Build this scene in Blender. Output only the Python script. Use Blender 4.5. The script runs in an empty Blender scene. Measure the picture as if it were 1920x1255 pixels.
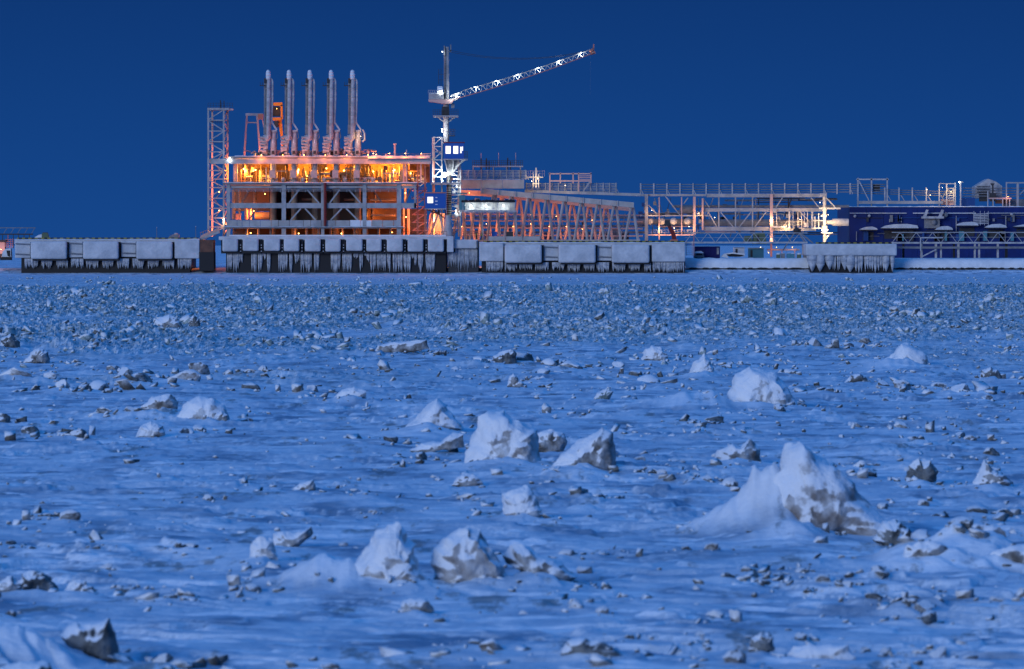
import bpy, bmesh, math, random
import numpy as np
from mathutils import Vector

random.seed(7)
RNG = np.random.default_rng(11)
scene = bpy.context.scene
COL = scene.collection

# ------------------------------------------------------------------ camera
CAM_H = 7.43          # metres above the sea ice
FPX = 8880.0          # focal length in pixels of the 1920 px wide photograph
HOR = 460.0           # row of the horizon in the photograph
D0 = 1200.0           # distance of the quay fronts
cam_d = bpy.data.cameras.new('camera')
cam = bpy.data.objects.new('camera', cam_d)
COL.objects.link(cam)
cam.location = (0, 0, CAM_H)
cam.rotation_euler = (math.radians(90), 0, 0)
cam_d.sensor_width = 36.0
cam_d.lens = 36.0 * FPX / 1920.0
cam_d.shift_y = -(627.5 - HOR) / 1920.0
cam_d.clip_start = 1.0
cam_d.clip_end = 80000.0
cam_d.dof.use_dof = True
cam_d.dof.focus_distance = 1150.0
cam_d.dof.aperture_fstop = 2.6
scene.camera = cam

# ------------------------------------------------------------------ world: blue hour, afterglow behind the camera
world = bpy.data.worlds.new('World')
scene.world = world
world.use_nodes = True
wn = world.node_tree
wn.nodes.clear()
w_out = wn.nodes.new('ShaderNodeOutputWorld')
sky = wn.nodes.new('ShaderNodeTexSky')
sky.sky_type = 'NISHITA'
sky.sun_disc = False
sky.sun_elevation = math.radians(-2.5)
sky.sun_rotation = math.radians(205)
bg1 = wn.nodes.new('ShaderNodeBackground')
bg1.inputs['Strength'].default_value = 0.06
wn.links.new(sky.outputs[0], bg1.inputs['Color'])
tc = wn.nodes.new('ShaderNodeTexCoord')
sep = wn.nodes.new('ShaderNodeSeparateXYZ')
wn.links.new(tc.outputs['Generated'], sep.inputs[0])
ramp = wn.nodes.new('ShaderNodeValToRGB')
wn.links.new(sep.outputs['Z'], ramp.inputs[0])
cr = ramp.color_ramp
# the earth's shadow lies along the horizon opposite the afterglow; the dome above is set brighter to light the snow
cr.elements[0].position = 0.0
cr.elements[0].color = (0.0080, 0.063, 0.262, 1)
cr.elements[1].position = 1.0
cr.elements[1].color = (0.024, 0.200, 0.690, 1)
for pos, c_ in ((0.025, (0.0062, 0.052, 0.225)), (0.055, (0.0045, 0.038, 0.174)), (0.12, (0.0055, 0.043, 0.188)), (0.45, (0.015, 0.160, 0.585))):
    e = cr.elements.new(pos); e.color = (*c_, 1)
bg2 = wn.nodes.new('ShaderNodeBackground')
bg2.inputs['Strength'].default_value = 1.0
wn.links.new(ramp.outputs[0], bg2.inputs['Color'])
addw = wn.nodes.new('ShaderNodeAddShader')
wn.links.new(bg1.outputs[0], addw.inputs[0])
wn.links.new(bg2.outputs[0], addw.inputs[1])
wn.links.new(addw.outputs[0], w_out.inputs['Surface'])

# the last afterglow: one weak, very broad sun from behind the camera, left of it
sun_d = bpy.data.lights.new('afterglow', 'SUN')
sun = bpy.data.objects.new('afterglow', sun_d)
COL.objects.link(sun)
sun_d.energy = 1.45
sun_d.angle = math.radians(24)
sun_d.color = (0.70, 0.81, 1.0)
_dir = Vector((math.sin(math.radians(32)), math.cos(math.radians(32)), -math.tan(math.radians(12))))
sun.rotation_euler = _dir.to_track_quat('-Z', 'Y').to_euler()
sun.location = (-300, -400, 150)

scene.view_settings.view_transform = 'Standard'
scene.view_settings.look = 'None'
scene.view_settings.exposure = 0.0
scene.view_settings.gamma = 1.0
scene.render.engine = 'CYCLES'
scene.cycles.use_denoising = True
scene.cycles.max_bounces = 5
scene.cycles.diffuse_bounces = 3
scene.cycles.glossy_bounces = 2
scene.cycles.caustics_reflective = False
scene.cycles.caustics_refractive = False
scene.cycles.sample_clamp_indirect = 4.0
scene.cycles.use_light_tree = True

# ------------------------------------------------------------------ helpers
def P(px, py, d=0.0):
    """photo pixel at a distance D0 + d -> world point"""
    Y = D0 + d
    return Vector(((px - 960.0) / FPX * Y, Y, CAM_H + (HOR - py) / FPX * Y))

def Yg(py):
    """distance of a point of flat ice seen at row py"""
    return CAM_H * FPX / (py - HOR)

def mat(name, color, rough=0.6, metal=0.0, emit=None, estr=0.0, noise=None, nscale=0.5, bump=0.0, bscale=2.0, spec=0.3):
    m = bpy.data.materials.new(name)
    m.use_nodes = True
    nt = m.node_tree
    b = nt.nodes['Principled BSDF']
    b.inputs['Base Color'].default_value = (*color, 1)
    b.inputs['Roughness'].default_value = rough
    b.inputs['Metallic'].default_value = metal
    b.inputs['Specular IOR Level'].default_value = spec
    if emit:
        b.inputs['Emission Color'].default_value = (*emit, 1)
        b.inputs['Emission Strength'].default_value = estr
    if noise or bump:
        t = nt.nodes.new('ShaderNodeTexCoord')
        n = nt.nodes.new('ShaderNodeTexNoise')
        n.inputs['Scale'].default_value = nscale
        n.inputs['Detail'].default_value = 6
        n.inputs['Roughness'].default_value = 0.65
        nt.links.new(t.outputs['Object'], n.inputs['Vector'])
    if noise:
        r = nt.nodes.new('ShaderNodeValToRGB')
        r.color_ramp.elements[0].position = 0.38
        r.color_ramp.elements[1].position = 0.62
        r.color_ramp.elements[0].color = (*noise, 1)
        r.color_ramp.elements[1].color = (*color, 1)
        nt.links.new(n.outputs['Fac'], r.inputs[0])
        nt.links.new(r.outputs[0], b.inputs['Base Color'])
    if bump:
        n2 = nt.nodes.new('ShaderNodeTexNoise')
        n2.inputs['Scale'].default_value = bscale
        n2.inputs['Detail'].default_value = 5
        nt.links.new(t.outputs['Object'], n2.inputs['Vector'])
        bp = nt.nodes.new('ShaderNodeBump')
        bp.inputs['Strength'].default_value = bump
        bp.inputs['Distance'].default_value = 0.25
        nt.links.new(n2.outputs['Fac'], bp.inputs['Height'])
        nt.links.new(bp.outputs[0], b.inputs['Normal'])
    return m

M = {}
M['steel'] = mat('pale_steel_paint', (0.38, 0.37, 0.38), 0.5, noise=(0.25, 0.25, 0.26), nscale=0.4)
M['steel_dim'] = mat('grey_steel_paint', (0.22, 0.22, 0.235), 0.55, noise=(0.14, 0.14, 0.15), nscale=0.5)
M['frost'] = mat('frosted_steel', (0.47, 0.46, 0.47), 0.7, noise=(0.28, 0.28, 0.30), nscale=0.7)
M['dark'] = mat('dark_steel', (0.035, 0.035, 0.04), 0.6)
M['black'] = mat('black_wet_steel', (0.010, 0.010, 0.013), 0.5)
M['rust'] = mat('rusty_steel', (0.16, 0.07, 0.045), 0.7, noise=(0.08, 0.04, 0.03), nscale=0.6)
M['red'] = mat('dark_red_paint', (0.16, 0.015, 0.015), 0.5)
M['redframe'] = mat('red_frame_paint', (0.42, 0.15, 0.11), 0.5)
M['orange'] = mat('orange_paint', (0.75, 0.22, 0.02), 0.5)
M['pink'] = mat('salmon_lamplight_paint', (0.55, 0.34, 0.30), 0.6)  # salmon paint, also standing in for warm lamplight on steel and floor
M['blue'] = mat('blue_cabin_paint', (0.010, 0.085, 0.36), 0.45)
M['hull'] = mat('dark_blue_cladding', (0.003, 0.020, 0.15), 0.45, noise=(0.002, 0.013, 0.10), nscale=0.15)
M['hullpale'] = mat('mid_blue_cladding', (0.012, 0.055, 0.20), 0.5)
M['navy'] = mat('navy_container_paint', (0.008, 0.008, 0.12), 0.5)
M['green'] = mat('olive_canvas', (0.10, 0.13, 0.08), 0.8)
M['teal'] = mat('teal_paint', (0.06, 0.2, 0.26), 0.6)
M['concrete'] = mat('concrete', (0.42, 0.40, 0.39), 0.85, noise=(0.32, 0.31, 0.30), nscale=0.4)
M['beige'] = mat('beige_insulated_pipe', (0.30, 0.24, 0.18), 0.7, noise=(0.22, 0.17, 0.13), nscale=0.3)
M['shadebrown'] = mat('brown_shade_cladding', (0.13, 0.09, 0.075), 0.8)  # dark brown standing in for unlit gaps and the black interior
M['glowochre'] = mat('ochre_glow_cladding', (0.52, 0.30, 0.11), 0.8, noise=(0.24, 0.13, 0.06), nscale=0.5)  # ochre carries the sodium glow of the lit wall zones
M['rime'] = mat('rime_ice_crust', (0.56, 0.57, 0.59), 0.8, noise=(0.40, 0.42, 0.45), nscale=0.3, bump=0.8, bscale=1.2, spec=0.15)
M['snow'] = mat('packed_snow', (0.72, 0.73, 0.75), 0.85, noise=(0.60, 0.62, 0.65), nscale=0.35, bump=0.5, bscale=1.5, spec=0.15)
M['icicle'] = mat('icicle_ice', (0.50, 0.51, 0.54), 0.55, noise=(0.32, 0.34, 0.38), nscale=0.8, bump=0.4, bscale=3.0)
M['lampw'] = mat('white_lamp', (1, 1, 1), emit=(0.93, 1.0, 0.97), estr=14)
M['lampo'] = mat('sodium_lamp', (1, .7, .3), emit=(1.0, 0.52, 0.12), estr=16)
M['lampy'] = mat('warm_lamp', (1, .8, .5), emit=(1.0, 0.78, 0.42), estr=14)
M['window'] = mat('lit_window', (1, .95, .8), emit=(1.0, 0.93, 0.70), estr=1.15)
M['white'] = mat('white_paint', (0.75, 0.75, 0.75), 0.5)
M['skin'] = mat('skin', (0.45, 0.27, 0.2), 0.6)
M['hivis'] = mat('dark_workwear', (0.03, 0.035, 0.03), 0.8)
M['lime'] = mat('reflective_vest', (0.32, 0.42, 0.05), 0.7)

def stripe_mat():
    m = mat('hazard_stripe_paint', (0.3, 0.24, 0.03), 0.6)
    nt = m.node_tree
    b = nt.nodes['Principled BSDF']
    t = nt.nodes.new('ShaderNodeTexCoord')
    s = nt.nodes.new('ShaderNodeSeparateXYZ')
    nt.links.new(t.outputs['Object'], s.inputs[0])
    a = nt.nodes.new('ShaderNodeMath'); a.operation = 'FRACT'
    k = nt.nodes.new('ShaderNodeMath'); k.operation = 'MULTIPLY'; k.inputs[1].default_value = 0.62
    nt.links.new(s.outputs['X'], k.inputs[0]); nt.links.new(k.outputs[0], a.inputs[0])
    g = nt.nodes.new('ShaderNodeMath'); g.operation = 'GREATER_THAN'; g.inputs[1].default_value = 0.5
    nt.links.new(a.outputs[0], g.inputs[0])
    r = nt.nodes.new('ShaderNodeValToRGB')
    r.color_ramp.interpolation = 'CONSTANT'
    r.color_ramp.elements[0].color = (0.012, 0.012, 0.012, 1)
    r.color_ramp.elements[1].color = (0.24, 0.20, 0.03, 1)
    r.color_ramp.elements[1].position = 0.5
    nt.links.new(g.outputs[0], r.inputs[0]); nt.links.new(r.outputs[0], b.inputs['Base Color'])
    return m
M['stripe'] = stripe_mat()

class MB:
    """collects simple solids in world coordinates; build() makes one mesh object of them"""
    def __init__(self):
        self.v = []; self.f = []
    def add(self, vs, fs):
        o = len(self.v)
        self.v.extend([tuple(q) for q in vs])
        self.f.extend([tuple(i + o for i in fc) for fc in fs])
        return self
    def hexa(self, c):
        return self.add(c, [(0, 3, 2, 1), (4, 5, 6, 7), (0, 1, 5, 4), (1, 2, 6, 5), (2, 3, 7, 6), (3, 0, 4, 7)])
    def box(self, x0, y0, x1, y1, d0, d1):
        """photo rectangle (x0,y0)-(x1,y1) at distance d0, going back to d1 (metres behind the quay front)"""
        a = P(x0, y1, d0); b = P(x1, y0, d0)
        X0, X1, Z0, Z1 = a.x, b.x, a.z, b.z
        Y0, Y1 = D0 + d0, D0 + d1
        return self.hexa([(X0, Y0, Z0), (X1, Y0, Z0), (X1, Y1, Z0), (X0, Y1, Z0), (X0, Y0, Z1), (X1, Y0, Z1), (X1, Y1, Z1), (X0, Y1, Z1)])
    def rbar(self, p, q, w, h=None):
        p = Vector(p); q = Vector(q); h = h or w
        d = (q - p).normalized()
        up = Vector((0, 1, 0)) if abs(d.y) < 0.9 else Vector((0, 0, 1))
        s = d.cross(up).normalized(); u = s.cross(d).normalized()
        c = []
        for e in (p, q):
            for (i, j) in ((-1, -1), (1, -1), (1, 1), (-1, 1)):
                c.append(e + s * (i * w / 2) + u * (j * h / 2))
        return self.hexa(c)
    def bar(self, a, b, w, h=None):
        return self.rbar(P(*a), P(*b), w, h)
    def rtube(self, p, q, r0, r1=None, n=10):
        p = Vector(p); q = Vector(q); r1 = r0 if r1 is None else r1
        d = (q - p).normalized()
        up = Vector((0, 1, 0)) if abs(d.y) < 0.9 else Vector((0, 0, 1))
        s = d.cross(up).normalized(); u = s.cross(d).normalized()
        vs = []
        for e, r in ((p, r0), (q, r1)):
            for k in range(n):
                a = 2 * math.pi * k / n
                vs.append(e + s * (math.cos(a) * r) + u * (math.sin(a) * r))
        fs = [(k, (k + 1) % n, n + (k + 1) % n, n + k) for k in range(n)]
        fs += [tuple(range(n))[::-1], tuple(range(n, 2 * n))]
        return self.add(vs, fs)
    def tube(self, a, b, r0, r1=None, n=10):
        return self.rtube(P(*a), P(*b), r0, r1, n)
    def path(self, pts, r, n=8):
        for a, b in zip(pts[:-1], pts[1:]):
            self.tube(a, b, r, n=n)
        return self
    def prism(self, poly, d0, d1):
        """photo outline given depth"""
        n = len(poly)
        a = [P(x, y, d0) for x, y in poly]
        b = [Vector((q.x, D0 + d1, q.z)) for q in a]
        fs = [tuple(range(n)), tuple(range(n, 2 * n))[::-1]]
        fs += [(k, n + k, n + (k + 1) % n, (k + 1) % n) for k in range(n)]
        return self.add(a + b, fs)
    def ball(self, c, r, n=8, m=5, sz=1.0, raw=False):
        c = Vector(c) if raw else P(*c)
        vs = [c + Vector((0, 0, r * sz))]
        for i in range(1, m):
            t = math.pi * i / m
            for k in range(n):
                a = 2 * math.pi * k / n
                vs.append(c + Vector((r * math.sin(t) * math.cos(a), r * math.sin(t) * math.sin(a), r * sz * math.cos(t))))
        vs.append(c - Vector((0, 0, r * sz)))
        fs = [(0, 1 + k, 1 + (k + 1) % n) for k in range(n)]
        for i in range(m - 2):
            for k in range(n):
                a = 1 + i * n + k; b = 1 + i * n + (k + 1) % n
                fs.append((a, a + n, b + n, b))
        L = len(vs) - 1; o = 1 + (m - 2) * n
        fs += [(o + k, L, o + (k + 1) % n) for k in range(n)]
        return self.add(vs, fs)
    def mesh(self, name, material, origin=(0, 0, 0)):
        me = bpy.data.meshes.new(name)
        ox, oy, oz = origin
        me.from_pydata([(x - ox, y - oy, z - oz) for x, y, z in self.v], [], self.f)
        bm = bmesh.new(); bm.from_mesh(me)
        bmesh.ops.recalc_face_normals(bm, faces=bm.faces)
        bm.to_mesh(me); bm.free()
        me.materials.append(material)
        return me

class Thing:
    def __init__(self, name, label, cat, base, group=None):
        """base: photo pixel and depth of the thing's foot"""
        self.o = bpy.data.objects.new(name, None)
        COL.objects.link(self.o)
        self.org = P(*base)
        self.o.location = self.org
        self.o.empty_display_size = 0.5
        self.o['label'] = label; self.o['category'] = cat
        if group: self.o['group'] = group
    def part(self, name, mb, material, parent=None, bevel=0.0, smooth=False, label=None, kind=None):
        me = mb.mesh(name, M[material] if isinstance(material, str) else material, self.org)
        if bevel:
            bm = bmesh.new(); bm.from_mesh(me)
            bmesh.ops.bevel(bm, geom=list(bm.edges), offset=bevel, segments=3, profile=0.6, affect='EDGES', clamp_overlap=True)
            bm.to_mesh(me); bm.free()
        if smooth:
            for p in me.polygons: p.use_smooth = True
        ob = bpy.data.objects.new(name, me)
        COL.objects.link(ob)
        ob.parent = parent or self.o
        if label: ob['label'] = label
        if kind: ob['kind'] = kind
        return ob
    def box(self, name, material, x0, y0, x1, y1, d0, d1, **k):
        return self.part(name, MB().box(x0, y0, x1, y1, d0, d1), material, **k)
    def bar(self, name, material, a, b, w, h=None, **k):
        return self.part(name, MB().bar(a, b, w, h), material, **k)
    def tube(self, name, material, a, b, r0, r1=None, n=12, **k):
        return self.part(name, MB().tube(a, b, r0, r1, n), material, smooth=False, **k)
    def lamp(self, px, py, d, power, color, r=0.22, mk='lampo', light=True, soft=0.3, off=(0, 0, 0)):
        power *= LAMP_K.get(color, 2.4)
        r = r if r > 0.4 else max(0.07, r * 0.62)
        ob = self.part('lamp', MB().ball((px, py, d), r), mk)
        if light:
            L = bpy.data.lights.new('lamp_light', 'POINT')
            L.energy = power; L.color = color; L.shadow_soft_size = soft
            lo = bpy.data.objects.new('lamp_light', L)
            COL.objects.link(lo)
            lo.parent = self.o
            q = P(px, py, d) - self.org
            lo.location = q + Vector((off[0], off[1] - 0.0, off[2] - r - soft - 0.08))
        return ob

SOD = (1.0, 0.33, 0.045)
DEEP = (1.0, 0.22, 0.03)
WRM = (1.0, 0.66, 0.30)
WHT = (0.90, 1.0, 0.95)
LAMP_K = {SOD: 6.0, DEEP: 4.6, WHT: 1.9, WRM: 2.6, (1, .36, .14): 2.6}

def rails(mb, x0, x1, ytop, ybot, d, n_rails, step, w=0.09, yb2=None):
    """railing or fence: posts every step px and n_rails rails"""
    k = int(round((x1 - x0) / step))
    for i in range(k + 1):
        x = x0 + (x1 - x0) * i / max(k, 1)
        mb.bar((x, ytop, d), (x, ybot, d), w)
    for j in range(n_rails):
        y = ytop + (ybot - ytop) * (j + 0.15) / n_rails
        mb.bar((x0, y, d), (x1, y, d), w * 0.85)
    return mb

# ------------------------------------------------------------------ sea ice
def _hash(ix, iy, s):
    h = (ix * 374761393 + iy * 668265263 + s * 974634777) & 0xFFFFFFFF
    h = ((h ^ (h >> 13)) * 1274126177) & 0xFFFFFFFF
    return h ^ (h >> 16)

def perlin(x, y, s=0):
    x = np.asarray(x, dtype=np.float64); y = np.asarray(y, dtype=np.float64)
    ix = np.floor(x).astype(np.int64); iy = np.floor(y).astype(np.int64)
    fx = x - ix; fy = y - iy
    u = fx * fx * fx * (fx * (fx * 6 - 15) + 10); v = fy * fy * fy * (fy * (fy * 6 - 15) + 10)
    def g(i, j):
        a = _hash(ix + i, iy + j, s).astype(np.float64) * (2 * math.pi / 4294967296.0)
        return np.cos(a) * (fx - i) + np.sin(a) * (fy - j)
    a = g(0, 0); b = g(1, 0); c = g(0, 1); d = g(1, 1)
    return ((a + (b - a) * u) + ((c + (d - c) * u) - (a + (b - a) * u)) * v) * 1.5

def fbm(x, y, o=4, s=0):
    r = 0; a = 0.5
    for k in range(o):
        r = r + a * perlin(x * 2 ** k, y * 2 ** k, s + k * 17); a *= 0.5
    return r

def sstep(a, b, x):
    t = np.clip((x - a) / (b - a), 0, 1)
    return t * t * (3 - 2 * t)

def gx(px, py):
    return (px - 960.0) / FPX * Yg(py)

# wind drifts: photo column, row of foot, half width (px), depth half length (m), height (px)
DRIFTS = [(1452, 1016, 48, 0.75, 112), (1408, 1014, 60, 1.3, 62), (1345, 1010, 60, 1.8, 28), (1500, 1026, 60, 1.0, 40), (596, 1110, 70, 1.5, 56), (660, 1114, 45, 1.2, 40), (780, 1118, 60, 1.5, 14), (1010, 1112, 90, 4, 14),
          (940, 890, 90, 5, 10), (1090, 905, 70, 4, 12), (1340, 768, 45, 4, 26), (1660, 690, 35, 10, 14), (800, 818, 60, 8, 12),
          (60, 1252, 95, 1.0, 62), (-20, 1252, 80, 1.0, 40), (300, 790, 70, 9, 15), (1780, 1080, 130, 2.0, 46), (1880, 1075, 100, 2.0, 60), (1480, 1050, 160, 4, 8), (690, 945, 60, 3, 10),
          (1290, 768, 40, 6, 18), (1560, 1065, 90, 2, 14), (330, 1125, 60, 2, 12), (1130, 1245, 120, 2.0, 10), (650, 840, 70, 4, 6),
          (470, 1055, 70, 3, 12), (880, 1250, 120, 2, 10), (1700, 860, 80, 4, 6), (220, 980, 120, 4, 5)]
CHUNKS = """34 700 22 m|28 715 50 s|92 720 40 s|118 735 34 m|158 738 30 d|185 735 44 m|215 700 30 m|232 712 40 m|262 726 50 m|300 712 26 m|370 706 40 m|345 722 60 s
200 786 34 m|248 786 22 m|8 800 34 d|60 820 40 d|125 822 30 d|148 824 34 d|345 815 26 d|375 812 36 m|470 735 30 d|495 706 26 m|525 706 20 m|585 738 28 m|460 706 24 d
820 668 24 m|900 688 28 s|990 684 40 d|1030 690 30 m|1075 695 44 m|1005 716 24 d|1018 704 26 m|1160 694 26 s|1190 706 24 d|1215 720 36 m|860 712 20 m|730 836 30 d|750 862 26 d
1330 690 20 m|1365 694 26 d|1390 690 20 m|1428 670 26 d|1460 640 40 s|1530 658 40 m|1590 655 24 m|1620 648 26 m|1480 702 26 m|1505 728 20 d|1540 740 30 m|1560 742 26 d|1500 766 26 d|1460 775 30 d
1655 735 26 d|1690 735 36 m|1760 732 30 m|1800 740 40 m|1850 755 24 m|1790 790 24 m|1690 805 30 m|1715 828 30 d|1800 826 30 d|1860 860 30 d|1820 828 30 m|1600 800 24 m|1340 795 40 d|1300 800 24 d
1300 905 24 m|1325 910 30 d|1370 920 36 m|1200 860 30 m|1240 905 22 s|1230 890 22 d|1265 870 26 m|1120 940 34 d|1160 938 30 m|1030 912 26 d|1035 900 20 s|890 945 16 m|700 962 16 m|790 868 30 d
390 938 22 m|90 975 22 d|130 985 34 m|20 1022 24 d|60 1030 14 d|180 1038 14 d|335 1040 20 d|360 1042 26 m|200 1070 30 m|235 1108 34 d|320 1130 26 d|355 1128 20 m|475 1118 34 m|450 1124 22 m|20 1162 24 d
305 1240 40 m|340 1248 40 m|430 1262 44 m|620 1258 30 m|890 1218 30 d|1080 1148 34 s|1130 1160 24 m|1065 1050 30 m|1130 1048 24 m|1290 1215 30 d|1180 1205 20 d|1340 1160 40 s|1310 1200 22 m
1285 1045 16 d|1335 1048 24 m|1365 1092 30 d|1405 1085 36 m|1430 1098 28 d|1460 1090 34 m|1500 1088 24 m|1515 1112 26 d|1545 1105 34 m|1590 1112 26 m|1650 1095 34 d|1640 1142 30 d|1670 1140 26 s|1700 1148 24 d|1730 1150 40 m
1740 1165 40 d|1820 1125 30 m|1850 1130 24 d|1870 1140 26 s|1780 1030 22 d|1760 1140 26 m|1500 1205 30 d|1625 1222 24 d|1660 1225 24 m|1720 1228 30 m|1760 1230 36 s|1820 1235 36 m|1380 1255 44 m|1700 1262 34 d
1655 960 30 m|1760 975 30 d|1835 970 36 d|1885 975 30 d|1730 945 24 d|1500 870 20 d|1610 880 30 m|1625 895 40 d|1860 1050 40 d|1730 1068 44 m|1800 1070 44 d|1560 1000 30 d|1600 990 30 m"""
_dr = []
for row in CHUNKS.split('\n'):
    for it in row.split('|'):
        a = it.split(); px, py, w = float(a[0]), float(a[1]), float(a[2])
        DRIFTS.append((px - 0.35 * w, py + 1, w * 0.85, Yg(py) * 0.006, 0.20 * w))
for (px, py, hw) in ((740, 1116, 60), (880, 1112, 60), (1010, 1106, 55), (940, 882, 60), (1095, 890, 50), (808, 818, 45), (978, 977, 32), (1430, 770, 55), (1320, 709, 30), (1695, 692, 40), (492, 1062, 30), (380, 794, 45), (1860, 919, 34), (1728, 908, 30), (1382, 872, 40), (1428, 1238, 26), (782, 1159, 30), (655, 754, 28), (1560, 1020, 110), (70, 1120, 80), (150, 1122, 50)):
    DRIFTS.append((px, py, hw, Yg(py) * 0.007, 13))
for (px, py, hw, dl, hp) in DRIFTS:
    Y = Yg(py); k = Y / FPX
    _dr.append((gx(px, py), Y + dl * 0.4, hw * k, dl, hp * k))

def rubble_mask(x, y):
    n = fbm(x / 60 + 3.1, y / 90 + 1.7, 3, 5)
    n2 = fbm(x / 16 + 5.3, y / 40, 3, 15)
    m = sstep(265, 430, y + 170 * n) * (0.12 + 0.88 * sstep(-0.30, -0.02, n2 + 0.25 * sstep(430, 560, y))) * (1 - 0.72 * sstep(790, 860, y + 60 * n)) * (1 - sstep(1080, 1150, y + 40 * n))
    return m

def terr(x, y, want_highlight=False):
    x = np.asarray(x, dtype=np.float64); y = np.asarray(y, dtype=np.float64)
    near = 1 - sstep(340, 480, y)
    h = 0.16 * fbm(x / 14, y / 26, 3, 1)
    # wind-cut sastrugi: low terraces elongated across the view
    wx = x + 0.9 * perlin(x / 3.1, y / 2.7, 40)
    q = 5.0 * fbm(wx / 6.5 + 0.10 * y, y / 7.0, 3, 2) + 0.9 * perlin(wx / 1.9, y / 1.3, 3)
    f = q - np.floor(q)
    cut = 0.30 + 0.70 * sstep(-0.15, 0.25, fbm(x / 7.5 + 2, y / 15.0, 2, 57))
    h = h + near * cut * (0.088 * (np.floor(q) + sstep(0.0, 0.13, f)) - 0.055 * f)
    q2 = 3.2 * fbm(wx / 2.6 + 0.17 * y, y / 2.4, 2, 12)
    f2 = q2 - np.floor(q2)
    h = h + near * cut * (0.050 * (np.floor(q2) + sstep(0.0, 0.13, f2)) - 0.02 * f2)
    h = h + near * (0.030 * perlin(x / 0.9, y / 1.1, 8) + 0.012 * perlin(x / 0.28, y / 0.40, 9))
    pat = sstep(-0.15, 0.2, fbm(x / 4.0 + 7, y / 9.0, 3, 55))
    fresh_highlight = near * np.maximum((1 - sstep(0.08, 0.26, f)), 0.8 * (1 - sstep(0.06, 0.28, f2))) * pat * (0.35 + 0.65 * cut)  # near-white riser lips: sunlit highlight put into the snow colour
    r = rubble_mask(x, y)
    bl = 1 - np.abs(perlin(x / 2.6, y / 3.4, 21)) * 1.6
    bs = 1 - np.abs(perlin(x / 0.95, y / 1.2, 22)) * 1.6
    big = np.clip(fbm(x / 22, y / 34, 3, 23) * 2.0 + 0.35, 0, 1.6)
    b3 = 1 - np.abs(perlin(x / 0.55, y / 1.4, 24)) * 1.7
    h = h + r * (0.04 + 0.42 * big * np.clip(bl, 0, 1) + (0.46 * np.clip(bs, 0, 1) + 0.40 * np.clip(b3, 0, 1)) * (0.40 + 0.60 * np.clip(big, 0, 1)))
    # fast ice and shore rise behind the quays
    h = h + 1.5 * sstep(1199, 1210, y) + 0.5 * sstep(1215, 1262, y) + 2.2 * sstep(1300, 1650, y)
    for (cx, cy, w, dl, hh) in _dr:
        m = (np.abs(x - cx) < 3 * w) & (np.abs(y - cy) < 3 * dl)
        if not np.any(m): continue
        xm = x[m]; ym = y[m]
        u = (xm - cx) / w; v = (ym - cy) / dl
        wv = min(1.0, hh / 0.5)
        u = u + 0.30 * wv * perlin(xm / (w * 0.9), ym / (dl * 1.1), 91) + 0.12 * wv * perlin(xm / (w * 0.3), ym / (dl * 0.5), 92)
        asym = np.where(u < 0, np.abs(u) * 0.75, np.abs(u) * 1.15)
        e_ = np.exp(-asym ** 1.45 - np.abs(v) ** 1.7) * (1 + 0.22 * wv * perlin(xm / (w * 0.55), ym / (dl * 0.7), 93))
        h[m] += hh * e_
        fresh_highlight[m] = np.maximum(fresh_highlight[m], 0.75 * sstep(0.05, 0.5, e_) * min(1.0, hh / 0.35))
    return (h, fresh_highlight) if want_highlight else h

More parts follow.
